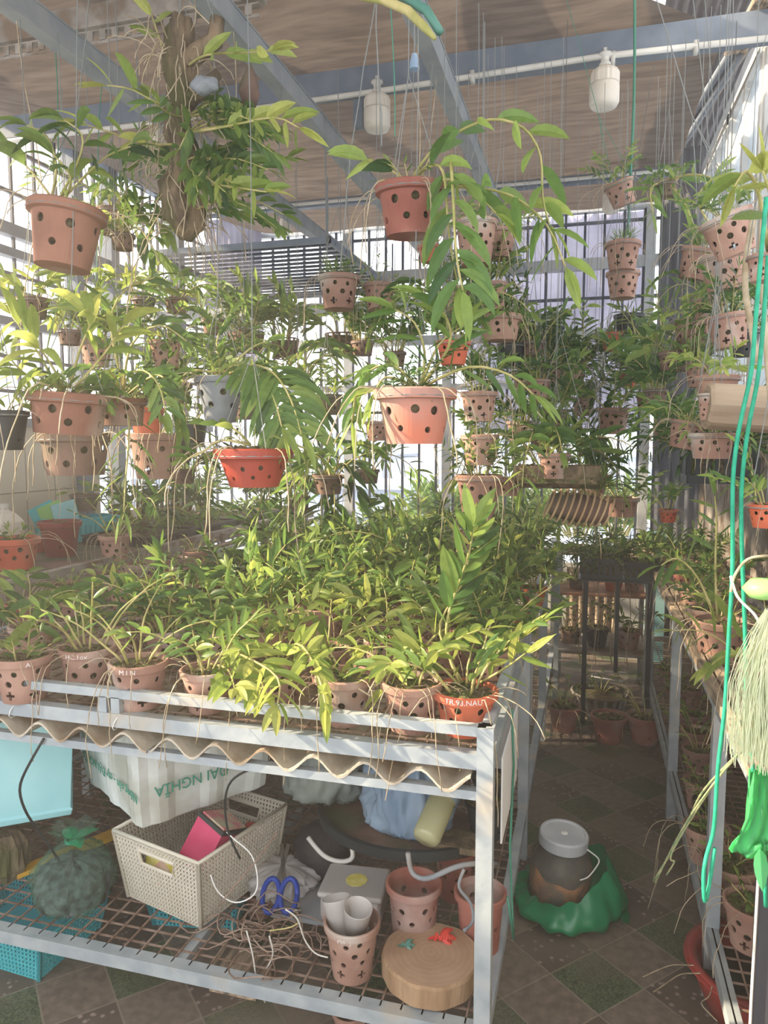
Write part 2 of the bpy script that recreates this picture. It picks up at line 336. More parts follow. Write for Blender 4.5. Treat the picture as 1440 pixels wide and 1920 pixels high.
def wall_left():
    root = struct(empty('wall_left'))
    m = MB()
    for z, h in ((3.44, .09), (2.73, .07), (2.60, .05), (2.36, .06), (2.20, .05), (1.62, .05)): m.bb(XL-.03, XL+.03, -.4 if z > 3.3 else 2.9, YF, z-h/2, z+h/2)
    m.build('rail', 'steel_blue', root)
    m = MB()
    for z in (3.2, 2.95, 2.48, 2.0, 1.8): m.bb(XL-.01, XL+.01, 2.9, YF, z-.01, z+.01)
    y = 2.95
    while y < YF: m.bb(XL-.008, XL+.008, y-.008, y+.008, 1.5, 3.44); y += .19
    m.build('bar_grille', 'steel_dark', root)
    m = MB()
    for y in (1.2, 2.7, 4.25, 4.62, 5.5): m.bb(XL-.05, XL+.05, y-.045, y+.045, 0, 3.5)
    m.build('post', 'steel_blue', root)
    MB().bb(XL-.12, XL-.02, -.4, 4.45, 0, 1.61).build('tiled_parapet', TILEM, root)
    MB().bb(XL-.05, XL-.03, -.4, 2.9, 1.6, 2.18).build('added_sun_block', 'tarp_dark', root)  # added out of view, keeps the sun off the left front pots
    MB().bb(XL-.12, XL-.02, 4.45, YF, 0, 1.0).build('low_wall', 'white_dirty', root)
wall_left()
# netting panel that closes the far left corner
struct(corr_sheet(XL+.05, -2.72, 5.90, 5.93, 1.7, 3.4, .006, .06).build('trim_11', 'netting'))
def wall_right():
    root = struct(empty('wall_right'))
    corr_sheet(XR+.06, XR+.06, 5.95, -.4, 0, 1.55).build('metal_cladding', 'galv_old', root)
    MB().bb(XR-.01, XR+.06, -.4, 5.95, 1.52, 1.6).build('sill_rail', 'zinc_pale', root)
    MB().bb(XR-.02, XR+.07, -.4, 5.95, 3.36, 3.46).build('head_rail', 'zinc_pale', root)
    # slanted upper strip where the blinds hang
    for k in range(1, 4):
        y0 = [0, 3.05, 3.85, 4.75][k]; y1 = [0, 3.80, 4.70, 5.55][k]
        wn = struct(empty('window_%d' % k, parent=None) if False else empty('window_%d' % k))
        f = MB(); x = XR
        for (a, b, c, d) in ((y0, y0+.05, 1.6, 3.36), (y1-.05, y1, 1.6, 3.36), (y0, y1, 1.6, 1.66), (y0, y1, 3.3, 3.36), ((y0+y1)/2-.025, (y0+y1)/2+.025, 1.66, 3.3)): f.bb(x-.03, x+.03, a, b, c, d)
        f.build('window_frame', 'white_dirty', wn); MB().bb(x-.003, x+.003, y0+.04, y1-.04, 1.65, 3.31).build('pane', 'window_glass', wn)
    f = MB()
    for y in (5.62, 5.78): f.bb(XR-.01, XR+.03, y-.03, y+.03, 1.6, 3.36)
    f.build('mullion', 'zinc_pale', root)
    b = MB()
    for k in range(26): y = -.3+.14*k; b.bb(XR+.05, XR+.066, y-.008, y+.008, 1.6, 3.36)
    b.build('window_bar', 'steel_dark', root)
wall_right()
# beams -----------------------------------------------------------
BEAMZ = 2.8
for k, x in enumerate((-1.71, -1.13, -.55)):
    b = MB().bb(x-.028, x+.028, .2, 5.97, 2.785, 2.855); b.bb(x-.032, x+.032, .2, 5.97, 2.855, 2.861)
    tag(b.build('roof_purlin', 'beam'), ['grey steel roof purlin nearest the left wall, running away above the hanging plants', 'grey steel roof purlin running away in the middle, right beside the hanging tree stump', 'grey steel roof purlin on the right, running away above the hanging reddish pot'][k], 'beam', 'lengthwise roof purlins')
cb = MB().bb(-3.28, .72, 3.17, 3.24, 3.0, 3.10); tag(cb.build('roof_crossbeam', 'steel_blue'), 'wide blue grey steel crossbeam spanning the roof above the white bulbs', 'beam')
nb = empty('perforated_crossbeam', (0, 0, 0), label='pale crossbeam with a perforated lower angle, nearest beam at the top left', cat='beam')
MB().bb(-3.28, -1.13, 2.49, 2.54, 3.03, 3.11).build('beam_channel', 'galv_old', nb)
pb = MB().bb(-3.28, -1.13, 2.47, 2.50, 3.0, 3.005)
for k in range(40): pb.bb(-3.25+k*.053, -3.225+k*.053, 2.47, 2.475, 2.965, 3.0)
pb.bb(-3.28, -1.13, 2.47, 2.475, 2.955, 2.967).build('perforated_angle', 'galv_old', nb)
fb = MB().bb(-3.28, .45, 4.95, 5.0, 3.12, 3.17); tag(fb.build('rear_crossbeam', 'steel_blue'), 'slim steel crossbeam near the back wall carrying the far bulbs', 'beam')
vp = MB().bb(-1.02, -.98, 3.18, 3.22, 2.86, 3.02)
tag(vp.build('beam_hanger', 'steel_blue'), 'short upright steel hanger behind the white bulb left of the right purlin', 'hanger')
pp = MB().tube([(-3.2, 3.15, 2.975), (-2.0, 3.15, 2.97), (-.9, 3.15, 2.98), (0, 3.15, 3.0), (.62, 3.15, 2.985)], .012, 8)
for x in (-2.6, -1.6, -.5, .05, .35): pp.bb(x-.008, x+.008, 3.14, 3.18, 2.97, 3.01)
tag(pp.build('wiring_conduit', 'white_dirty', smooth=True), 'thin white wiring conduit clipped under the wide crossbeam', 'pipe')
tag(MB().tube([(.10, 2.6, 3.42), (.46, 3.25, 3.42)], .05, 16).build('drain_pipe', 'white_dirty', smooth=True), 'fat white pipe above the torn edge of the shade cloth at the top right', 'pipe')
tag(MB().tube([(-3.1, 4.93, 3.14), (.44, 4.93, 3.14)], .011, 8).build('wiring_conduit', 'white_dirty', smooth=True), 'thin wiring conduit along the slim rear crossbeam', 'pipe')
# rolled blinds along the right eave
blr = empty('rolled_bamboo_blind', PY(1380, 100, 4.2), label='rolled brown blind on poles running down along the top of the right wall', cat='blind')
a0 = PY(1385, 95, 3.9); a1 = PY(1238, 325, 5.9); o0 = blr.location
for k in range(5):
    off = Vector((.018*k-.03, 0, .02*math.sin(k*2)))
    MB().tube([a0+off-o0, (a0+a1)/2+off+Vector((0, 0, -.02*math.sin(k)))-o0, a1+off-o0], .016 if k % 2 else .02, 8).build('pole', 'old_wood' if k % 2 else 'steel_blue', blr, smooth=True)
a0 = PY(1450, -25, 3.0); a1 = PY(1378, 100, 3.95)
e2 = MB()
for k in range(3): e2.tube([a0+Vector((.03*k-.03, 0, 0)), a1+Vector((.03*k-.03, 0, 0))], .018, 8)
tag(e2.build('eave_pipe', 'old_wood', smooth=True), 'bundle of brown and grey eave pipes in the top right corner', 'pipe')

# bulbs ---------------------------------------------------------
def bulb(u, v0, v1, y, lab):
    top = PY(u, v0, y); bot = PY(u, v1, y); h = top.z-bot.z; r = h*.26
    e = empty('light_bulb', top, label=lab, cat='light bulb', group='large white bulbs under the roof')
    MB().bb(-.006, .006, -.006, .006, 0, max(.02, (2.965 if y < 4 else 3.15)-top.z)).build('lamp_rod', 'white_dirty', e)
    MB().lathe([(.001, 0), (r*.45, 0), (r*.5, -h*.04), (r*.3, -h*.07), (r*.3, -h*.16), (r*.42, -h*.19), (r*.42, -h*.25), (.001, -h*.25)], 20).build('lamp_holder', 'white_dirty', e, smooth=True)
    MB().lathe([(r*.5, -h*.25), (r*.9, -h*.32), (r, -h*.38), (r, -h*.56), (.001, -h*.56)], 40, fn=lambda a, i, q, z: (q*(1+.05*(1 if math.sin(a*20) > 0 else 0)), z)).build('heat_sink', 'lamp_white', e)
    MB().lathe([(.001, -h*.56), (r*1.03, -h*.56), (r*1.05, -h*.6), (r*1.05, -h*.88), (r*.9, -h*.96), (r*.5, -h), (.001, -h)], 28).build('diffuser', 'lamp_white', e, smooth=True)
bulb(1135, 100, 205, 3.15, 'big white bulb hanging under the crossbeam at the upper right, alone against brown cloth')
bulb(707, 152, 248, 3.15, 'white bulb just left of the right purlin, above the reddish hanging pot')
bulb(297, 232, 304, 3.15, 'white bulb half hidden behind the hanging tree stump, left of it')
bulb(535, 398, 438, 4.93, 'small far bulb glowing peach against the back wall, right of the stump')
bulb(1147, 345, 401, 4.93, 'small far bulb beside the little tilted pot near the right corner')

# outside --------------------------------------------------------
tag(MB().bb(-60, 60, 6.2, 120, -9.2, -9).build('city_ground', 'city'), kind='structure')
WPM = MB().bb(-.25, .25, -.03, .02, -.45, .45).mesh('window_pane', 'city_dark')
random.seed(5)
for k, (x, y, ww, hh, m) in enumerate([(-14, 40, 7, 9.6, 'city'), (-6, 55, 9, 10.6, 'city'), (-20, 60, 8, 11, 'city'), (2, 48, 6, 9.4, 'city'), (9, 60, 8, 10.2, 'city'), (-30, 50, 9, 10, 'city'), (-38, 44, 6, 10.5, 'city'), (-10, 32, 5, 8.4, 'city_dark')]):
    e = empty('distant_building', (x, y, -9), label=['pale distant block seen under the large orange hanging pot', 'wide pale building on the horizon, behind the middle of the back wall', 'tall pale block on the horizon behind the green foliage at centre left', 'small pale house on the horizon just left of the aisle', 'pale building on the horizon beyond the right end of the back wall', 'distant white block seen through the left wall bars', 'slender distant block seen through the left wall, nearest the corner', 'lower grey roofed house below the horizon beyond the table'][k], cat='building', group='distant buildings beyond the back wall')
    MB().bb(-ww/2, ww/2, 0, 5, 0, hh).build('walls', m, e)
    for i in range(int(ww)):
        for j in range(3): link('window_pane', WPM, e, loc=(-ww/2+i+.55, -.02, hh-.95-1.8*j))
    MB().bb(-ww/2-.2, ww/2+.2, -.2, 5.2, hh, hh+.25).build('roof', 'city_dark', e)
tag(MB().bb(-8.35, -7.9, 10, 10.4, 1.3, 1.55).bb(-8.15, -8.1, 10.1, 10.2, -9, 1.3).build('billboard', 'magenta'), 'small red and pink sign outside, seen past the end of the tiled parapet', 'sign')

# ================================================================ POTS
def lathe_pot(rt, rb, h, lip=.012, th=.006, n=48, liph=.02):
    rl = rt-lip*.35
    pr = [(rb, 0), (rb+(rl-rb)*(h-liph)/h, h-liph), (rt, h-liph+.002), (rt+.001, h-.003), (rt-.002, h), (rt-th, h), (rl-th, h-liph), (rb-th, .008)]
    mb = MB(); mb.lathe(pr, n)
    k = len(pr); mb.f.append(tuple(range(n))[::-1]); mb.t.append(.5); mb.f.append(tuple(range((k-1)*n, k*n))); mb.t.append(.5); return mb
def fix_normals(o):
    b = bmesh.new(); b.from_mesh(o.data); bmesh.ops.recalc_face_normals(b, faces=b.faces); b.to_mesh(o.data); b.free()
def make_pot(rt=.075, rb=.05, h=.12, rows=((.45, 8, .011), (.68, 8, .009)), cross=0, m='clay', lip=.012):
    ob = lathe_pot(rt, rb, h, lip).build('tmp', m)
    cut = MB()
    for k, (fz, n, r) in enumerate(rows):
        for i in range(n):
            a = 2*math.pi*(i+.5*(k % 2)+.15*math.sin(i*3+k))/n; d = Vector((math.cos(a), math.sin(a), 0)); z = h*(fz+.03*math.sin(i*5.1))
            cut.tube([d*(rb*.55)+Vector((0, 0, z)), d*(rt*1.3)+Vector((0, 0, z))], r*.82, 12)
    bo = ob.modifiers.new('b', 'BOOLEAN'); bo.operation = 'DIFFERENCE'; bo.solver = 'EXACT'
    if cross:
        for i in range(cross):
            a = 2*math.pi*(i+.3)/cross; M = Matrix.Rotation(a, 4, 'Z'); z = h*.2; p, q = .0036, .012
            ol = [(p, p), (p, q), (-p, q), (-p, p), (-q, p), (-q, -p), (-p, -p), (-p, -q), (p, -q), (p, -p), (q, -p), (q, p)]
            cut.add([M @ Vector((x, y_, z+z_)) for x in (rb*.6, rb*1.4) for y_, z_ in ol], [tuple(range(12)), tuple(range(12, 24))[::-1]]+[(k_, 12+k_, 12+(k_+1) % 12, (k_+1) % 12) for k_ in range(12)])
    cu = cut.build('cut', m); bo.object = cu; fix_normals(cu); fix_normals(ob); n0 = len(ob.data.vertices); me = ev(ob); bpy.data.objects.remove(cu); me.name = 'pot'
    return me, h, rt
POT = {
 'clay': make_pot(rb=.053, h=.118, cross=6),
 'tall': make_pot(rb=.052, h=.15, rows=((.42, 8, .009), (.6, 8, .010), (.78, 8, .009)), cross=6),
 'short': make_pot(rb=.056, h=.085, rows=((.35, 8, .008), (.62, 9, .009))),
 'red': make_pot(rb=.052, h=.105, rows=((.3, 7, .009), (.66, 7, .011)), m='clay_red', lip=.02),
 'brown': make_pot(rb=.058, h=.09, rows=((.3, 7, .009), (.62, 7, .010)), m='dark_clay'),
 'umber': make_pot(rb=.052, h=.118, rows=((.3, 6, .009), (.66, 7, .011)), m='brown_clay', lip=.02),
 'lowumber': make_pot(rb=.062, h=.078, rows=((.3, 6, .009), (.62, 7, .010)), m='brown_clay', lip=.016),
 'orange': make_pot(rb=.05, h=.10, rows=((.4, 8, .009), (.66, 8, .010)), m='orange'),
 'stained': make_pot(rb=.05, h=.098, rows=((.28, 7, .007), (.62, 8, .0095)), m='orange_stained', lip=.02),
 'bowl': make_pot(rb=.046, h=.072, rows=((.25, 9, .0045), (.5, 9, .0055)), m='brick_plastic'),
 'cement': make_pot(rb=.045, h=.135, rows=((.35, 6, .011), (.62, 6, .012)), m='grey_cement'),
 'black': make_pot(rb=.052, h=.12, rows=((.25, 6, .007),), m='black_plastic', lip=.008),
 'plain': make_pot(rb=.05, h=.11, rows=((.3, 4, .006),), m='clay_red', lip=.014),
 'deep': make_pot(rb=.055, h=.17, rows=((.25, 8, .008), (.5, 8, .009), (.68, 8, .011)), m='clay_red', cross=0, lip=.02),
}
def medium_mesh(r, seed):
    random.seed(seed); mb = MB(); n = 24; vs = [(0, 0, .012)]
    for k, rr in enumerate((.35, .7, .95)):
        for j in range(n):
            a = 2*math.pi*j/n; vs.append((r*rr*math.cos(a), r*rr*math.sin(a), random.uniform(-.002, .014)*(1.3-rr)))
    fs = [(0, 1+j, 1+(j+1) % n) for j in range(n)]
    for k in range(2): fs += [(1+k*n+j, 1+(k+1)*n+j, 1+(k+1)*n+(j+1) % n, 1+k*n+(j+1) % n) for j in range(n)]
    mb.add(vs, fs)
    for _ in range(26):
        a = random.uniform(0, 6.28); q = r*random.uniform(0, .85); b = random.uniform(0, 6.28); l = random.uniform(.008, .022)
        p = Vector((q*math.cos(a), q*math.sin(a), .008)); mb.tube([p, p+Vector((l*math.cos(b), l*math.sin(b), random.uniform(0, .008)))], .0025, 4)
    mb.lathe([(.001, -.06), (r*.6, -.06), (r*.76, .0), (.001, .001)], 16)
    return mb.mesh('potting_medium', 'moss')
MED = [medium_mesh(.07, s) for s in range(4)]

# ================================================================ PLANTS
def leaf(mb, base, d, side, L_, W, droop=.6, tint=.5, seg=5, fold=.25):
    d = Vector(d).normalized(); side = Vector(side); side = (side-d*side.dot(d))
    side = side.normalized() if side.length > 1e-5 else d.orthogonal().normalized()
    p = Vector(base); vs = [p.copy()]; st = L_/seg
    for i in range(1, seg):
        p = p+d*st; t = i/seg; wd = W*.5*math.sin(math.pi*(t**.8))**.75
        nrm = side.cross(d); f = nrm*(wd*fold)
        vs += [p+side*wd+f, p.copy(), p-side*wd+f]
        d = (d+Vector((0, 0, -droop/seg))).normalized(); side = (side-d*side.dot(d)).normalized()
    vs.append(p+d*st)
    fs = [(0, 1, 2), (0, 2, 3)]
    for i in range(seg-2):
        o = 1+3*i; fs += [(o, o+3, o+4, o+1), (o+1, o+4, o+5, o+2)]
    o = 1+3*(seg-2); e = len(vs)-1; fs += [(o, e, o+1), (o+1, e, o+2)]
    mb.add(vs, fs, tint)
def canepath(p, d, L_, droop, n=9, wob=.12, rnd=random):
    pts = [Vector(p)]; d = Vector(d).normalized(); st = L_/n
    for i in range(n):
        pts.append(pts[-1]+d*st); d = (d+Vector((rnd.uniform(-wob, wob), rnd.uniform(-wob, wob), -droop/n+rnd.uniform(-wob, wob)*.5))).normalized()
    return pts
def cane_with_leaves(cm, lm, pts, r, ll, lw, dens, bare=.2, tint=.5, ldroop=.6, spread=1.0, rnd=random, tip=True, flat=None):
    tot = sum((pts[i+1]-pts[i]).length for i in range(len(pts)-1)); k = len(pts)
    cm.tube(pts, [r*(1-.5*i/(k-1)) for i in range(k)], 5)
    n = max(2, int(tot*dens)); sgn = 1
    d0 = (pts[-1]-pts[0]); ref = flat if flat is not None else Vector((rnd.uniform(-1, 1), rnd.uniform(-1, 1), .2))
    for j in range(n):
        t = bare+(1-bare)*(j+.5)/n; x = t*(k-1); i = min(int(x), k-2); p = pts[i].lerp(pts[i+1], x-i); d = (pts[i+1]-pts[i]).normalized()
        s = ref-d*ref.dot(d); s = s.normalized() if s.length > 1e-4 else d.orthogonal(); s = s*sgn; sgn = -sgn
        dd = (d*(.55+.5*rnd.random())+s*spread+Vector((0, 0, rnd.uniform(-.1, .35))))
        q = 1-.35*abs(t-.55)*1.6
        leaf(lm, p, dd, (d*1.0 if flat is not None else d.cross(s))+Vector((rnd.uniform(-.4, .4),)*3), ll*q*rnd.uniform(.75, 1.15), lw*q*rnd.uniform(.85, 1.15), ldroop*rnd.uniform(.6, 1.4), min(1, max(0, tint+rnd.gauss(0, .2))))
    if tip:
        d = (pts[-1]-pts[-2]).normalized()
        for q in range(2): leaf(lm, pts[-1], d+Vector((rnd.uniform(-.5, .5), rnd.uniform(-.5, .5), .2)), Vector((rnd.uniform(-1, 1), rnd.uniform(-1, 1), 0)), ll*.8, lw*.8, ldroop, min(1, tint+.25))
KINDS = {  # n canes, length, tilt, droop, leaf length, leaf width, density, bare, tint, leafmat
 'bushy': (11, .24, .55, 1.1, .085, .021, 52, .22, .5, 'leaf'),
 'airy': (6, .22, .7, 1.2, .075, .018, 44, .3, .55, 'leaf'),
 'droop': (8, .44, .95, 3.2, .10, .022, 40, .2, .5, 'leaf'),
 'wide': (7, .27, .8, 2.0, .12, .036, 28, .2, .5, 'leaf'),
 'yellow': (6, .26, .8, 1.7, .10, .026, 34, .25, .55, 'leaf_yellow'),
 'grass': (34, .10, .6, .6, .15, .007, 26, .1, .45, 'leaf'),
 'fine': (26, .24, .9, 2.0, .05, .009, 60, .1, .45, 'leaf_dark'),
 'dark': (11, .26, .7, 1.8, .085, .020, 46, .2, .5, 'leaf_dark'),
 'bare': (7, .22, .7, 1.2, .05, .012, 8, .6, .5, 'leaf'),
 'sprout': (5, .09, .7, .8, .05, .015, 60, .1, .6, 'leaf'),
}
PL = {}
def gen_plant(kind, seed):
    n, L_, tilt, droop, ll, lw, dens, bare, tint, lmn = KINDS[kind]; rnd = random.Random(seed*131+hash_s(kind)); cm = MB(); lm = MB(); rm = MB()
    for i in range(n):
        a = 2*math.pi*(i+rnd.random()*.8)/n; rr = .045*math.sqrt(rnd.random()); tl = tilt*rnd.uniform(.25, 1.25)
        p = Vector((rr*math.cos(a), rr*math.sin(a), 0)); d = Vector((math.cos(a)*tl, math.sin(a)*tl, 1))
        pts = canepath(p, d, L_*rnd.uniform(.6, 1.15), droop*rnd.uniform(.5, 1.2), 8, .1, rnd)
        cane_with_leaves(cm, lm, pts, .0034 if kind not in ('grass', 'fine') else .0012, ll, lw, dens, bare, tint, .7, 1.0, rnd)
    for i in range(11):
        a = rnd.uniform(0, 6.28); p = Vector((.06*math.cos(a), .06*math.sin(a), .002)); d = Vector((math.cos(a)*.7, math.sin(a)*.7, rnd.uniform(.1, .6)))
        rm.tube(canepath(p, d, rnd.uniform(.06, .2) if i % 2 else rnd.uniform(.15, .34), rnd.uniform(1.5, 5) if i % 2 else rnd.uniform(5, 9), 10, .25, rnd), .0012, 4)
    return cm.mesh('canes', 'cane', True), lm.mesh('leaves', lmn), rm.mesh('aerial_roots', 'root', True)
def hash_s(s): return sum(ord(c)*(i+3) for i, c in enumerate(s)) % 977
for k in KINDS: PL[k] = [gen_plant(k, s) for s in range(5 if k in ('bushy', 'airy', 'dark', 'droop') else 3)]
PN = [0]
NAMES = {'clay': 'potted_orchid', 'tall': 'potted_orchid', 'short': 'potted_orchid', 'red': 'potted_orchid'}
def potted(base, s, kind, plant, label, group=None, tilt=(0, 0), top=None, ps=1.0, cat='potted plant', roots=True, wm='hang_wire', name=None, parts=True, stem_off=0, med=True):
    """base: point of the pot's foot, s: scale so that rim radius = .075*s"""
    me, h, rt = POT[kind]; PN[0] += 1; i = PN[0]
    rz = (i*2.399) % 6.283
    e = empty(name or ('hanging_orchid' if top else 'potted_orchid'), base, (tilt[0], tilt[1], 0), s, label=label, cat=cat, group=group)
    link('pot', me, e, rot=(0, 0, rz))
    if med: link('potting_medium', MED[i % 4], e, loc=(0, 0, h*.86), rot=(0, 0, rz))
    if plant:
        c, l, r = PL[plant][i % len(PL[plant])]; q = ps/s
        co = link('canes', c, e, loc=(0, 0, h*.9), rot=(0, 0, rz*1.7), scl=q); link('leaves', l, co)
        if roots: link('aerial_roots', r, e, loc=(0, 0, h*.9), rot=(0, 0, rz*1.7))
    if top:
        mb = MB(); apex = Vector((0, 0, h+.24/s)); tp = Vector((0, 0, (top-base[2])/s))
        if tp.z < apex.z+.01: apex = tp-Vector((0, 0, .01))
        for j in range(3):
            a = 2.09*j+i; mb.tube([(rt*math.cos(a), rt*math.sin(a), h-.012), apex], .0012/s, 4)
        mb.tube([(rt*1.01*math.cos(a_), rt*1.01*math.sin(a_), h-.014) for a_ in [q*.3927 for q in range(17)]], .0016/s, 4)
        mb.tube([apex, apex.lerp(tp, .5)+Vector((.004, 0, 0)), tp], .0014/s, 4); mb.build('hanging_wire', wm, e)
    return e
def hang(u, v, y, wpx, kind, plant, label, group='hanging pots', tilt=(0, 0), top=2.79, ps=1.0, **k):
    c = PY(u, v, y); s = wpx*zc(c)/FPX/2/.075; return potted(c-Vector((0, 0, POT[kind][1]*s)), s, kind, plant, label, group, tilt, top, ps*(.62 if y < 2.75 else .72), **k)
def stand(u, v, z, wpx, kind, plant, label, group='pots on the main table', ps=1.0, **k):
    """rim centre seen at (u,v); pot stands on a surface at height z"""
    s = 1.
    for _ in range(6):
        c = PZ(u, v, z+POT[kind][1]*s); s = wpx*zc(c)/FPX/2/.075
    c = PZ(u, v, z+POT[kind][1]*s); return potted(Vector((c.x, c.y, z)), s, kind, plant, label, group, (0, 0), None, ps, **k)
def chalk(e, kind, text, ang, zf=.86, size=.018):
    me, h, rt = POT[kind]; cu = bpy.data.curves.new('txt', 'FONT'); cu.body = text; cu.size = size; cu.align_x = 'CENTER'; cu.extrude = .0004; cu.resolution_u = 3
    m = ev(link('txt', cu)); m.materials.clear(); m.materials.append(MT['chalk']); r = rt+.0012
    for v in m.vertices:
        a = ang+v.co.x/r; z = h*zf+v.co.y*.9; rr = r-(0 if z > h-.02 else .003+(h-.02-z)*.2)+v.co.z
        v.co = (rr*math.cos(a), rr*math.sin(a), z)
    link('chalk_writing', m, e)
def smooth(f, k=4, it=4):
    g = []
    for i in range(len(f)-1):
        for q in range(k): g.append(f[i].lerp(f[i+1], q/k))
    g.append(f[-1])
    for _ in range(it): g = [g[0]]+[(g[i-1]+g[i]*2+g[i+1])/4 for i in range(1, len(g)-1)]+[g[-1]]
    return g
# ---------------------------------------------------------------- hand laid canes
def hero(e, canes, ll, lw, dens=30, bare=.1, tint=.55, lm_='leaf', r=.004, seed=1, ldroop=.7, spread=1.0, names=('long_cane', 'long_leaves'), flat=None):
    rnd = random.Random(seed); cm = MB(); lm = MB()
    for c in canes:
        pts = [PY(*p) if len(p) == 3 else Vector(p[:3]) for p in c]; f = []
        for i in range(len(pts)-1):
            for q in range(3): f.append(pts[i].lerp(pts[i+1], q/3))
        f.append(pts[-1])
        for _ in range(2): f = [f[0]]+[(f[i-1]+f[i]*2+f[i+1])/4 for i in range(1, len(f)-1)]+[f[-1]]
        cane_with_leaves(cm, lm, f, r, ll, lw, dens, bare, tint, ldroop, spread, rnd, flat=flat)
    M = Matrix.LocRotScale(e.location, e.rotation_euler, e.scale).inverted()
    for mb in (cm, lm): mb.v = [tuple(M @ Vector(p)) for p in mb.v]
    co = cm.build(names[0], 'cane', e, smooth=True); lm.build(names[1], lm_, co)

# ================================================================ BENCHES
def bench_frame(name, x0, x1, y0, y1, zt, zl, lab, posts, m='galv', guard=True, front=True, cat='bench', topm=None, step=.05):
    e = empty(name, (x0, y0, 0), label=lab, cat=cat); o = Vector((x0, y0, 0))
    def B(nm, mm, *bs):
        mb = MB()
        for b in bs: mb.bb(b[0]-x0, b[1]-x0, b[2]-y0, b[3]-y0, b[4], b[5])
        return mb.build(nm, mm, e)
    for (x, y) in posts: B('leg', m, (x-.018, x+.018, y-.018, y+.018, 0, zt+(.06 if guard else 0)))
    B('top_rail', topm or m, (x0, x1, y0-.015, y0+.015, zt-.035, zt)); B('top_rail', topm or m, (x0, x1, y1-.015, y1+.015, zt-.035, zt))
    B('top_rail', topm or m, (x0-.015, x0+.015, y0, y1, zt-.035, zt)); B('top_rail', topm or m, (x1-.015, x1+.015, y0, y1, zt-.035, zt))
    if guard:
        B('guard_rail', m, (x0, x1, y0-.012, y0+.012, zt+.038, zt+.06)); B('guard_rail', m, (x1-.012, x1+.012, y0, y1, zt+.038, zt+.06)); B('guard_rail', m, (x0-.012, x0+.012, y0, y1, zt+.038, zt+.06))
        ps = [(x, y0) for x in (x0, (x0+x1)/2)]+[(-1.157, y0)]+[(x1, y0+.8*k) for k in range(1, 4)]+[(x0, y0+.8*k) for k in range(1, 4)]
        for (x, y) in ps: B('guard_post', m, (x-.012, x+.012, y-.012, y+.012, zt, zt+.04))
    mb = MB(); x = x0
    while x < x1: mb.bb(x-x0-.002, x-x0+.002, 0, y1-y0, zt-.012, zt-.008); x += step
    y = y0
    while y < y1: mb.bb(0, x1-x0, y-y0-.002, y-y0+.002, zt-.008, zt-.004); y += step
    mb.build('wire_mesh', 'wire', e)
    if zl:
        B('lower_rail', m, (x0, x1, y0-.018, y0+.018, zl-.035, zl)); B('lower_rail', m, (x0-.015, x0+.015, y0, y1, zl-.035, zl)); B('lower_rail', m, (x1-.015, x1+.015, y0, y1, zl-.035, zl)); B('lower_rail', m, (x0, x1, y1-.015, y1+.015, zl-.035, zl))
        mb = MB(); x = x0
        while x < x1: mb.bb(x-x0-.002, x-x0+.002, 0, y1-y0, zl-.004, zl); x += step
        y = y0
        while y < y1: mb.bb(0, x1-x0, y-y0-.002, y-y0+.002, zl-.008, zl-.004); y += step
        mb.build('shelf_mesh', 'wire', e)
    return e, B
TX0, TX1, TY0, TY1, TZ, LZ = -2.04, -.2, 1.55, 4.85, .83, .19
mt, B = bench_frame('plant_table', TX0, TX1, TY0, TY1, TZ, LZ, 'large galvanised steel plant table in the foreground, crowded with potted orchids', [(TX1, TY0), (TX1, 2.6), (TX1, 3.7), (TX1, TY1), (TX0, TY0), (TX0, 2.6), (TX0, 3.7), (TX0, TY1)])
B('support_rail', 'galv', (TX0, TX1, TY0-.012, TY0+.012, .725, .745)); B('support_rail', 'galv', (TX0, TX1, 3.2, 3.225, .725, .745))
B('shelf_crossbar', 'galv', (-.995, -.965, TY0, 2.6, LZ-.03, LZ-.008))
for x, z in ((-1.43, .805), (-1.12, .805)): MB().tube([(x-TX0+.024*math.cos(a)*.4, .021*math.sin(a), z+.022*math.cos(a)) for a in [k*.7 for k in range(10)]], .0015, 4).build('wire_tie', 'white', mt)
# corrugated sheets under the wire top
def corrugated(x0, x1, y0, y1, z, lab):
    mb = MB(); n = int((x1-x0)/.012); vs = []
    for zz in (0, -.006):
        for i in range(n+1):
            x = (x1-x0)*i/n; w_ = .021*math.sin(2*math.pi*(x0+x)/.125); vs += [(x, 0, w_+zz), (x, y1-y0, w_+zz)]
    k = 2*(n+1); fs = []
    for i in range(n):
        fs += [(2*i, 2*i+1, 2*i+3, 2*i+2), (k+2*i, k+2*i+2, k+2*i+3, k+2*i+1), (2*i, 2*i+2, k+2*i+2, k+2*i), (2*i+1, k+2*i+1, k+2*i+3, 2*i+3)]
    mb.add(vs, fs); o = mb.build('corrugated_sheet', 'cement_sheet', loc=(x0, y0, z)); tag(o, lab, 'corrugated sheet', 'corrugated sheets under the main table top')
corrugated(-1.02, -.23, 1.53, 2.7, .766, 'weathered corrugated cement sheet under the right front of the table, wavy brown edge showing')
corrugated(-1.86, -1.03, 1.53, 2.7, .767, 'grey corrugated cement sheet under the left front of the table, above the foam boxes')
# right bench
RX0, RX1 = .35, .70
rb, B = bench_frame('wire_bench', RX0, RX1, .9, 5.2, TZ, .2, 'narrow steel bench along the right wall with weathered wooden rails and a lower wire shelf', [(RX0, 2.06), (RX0, 3.05), (RX0, 4.25), (RX1, 2.06), (RX1, 3.05), (RX1, 4.25)], m='galv', guard=False, step=.045)
for dx, dz in ((-.012, .012), (.022, .016)):
    MB().beam((dx, 0, TZ+dz), (dx, 4.3, TZ+dz), .026, .024).build('wooden_rail', 'old_wood', rb)
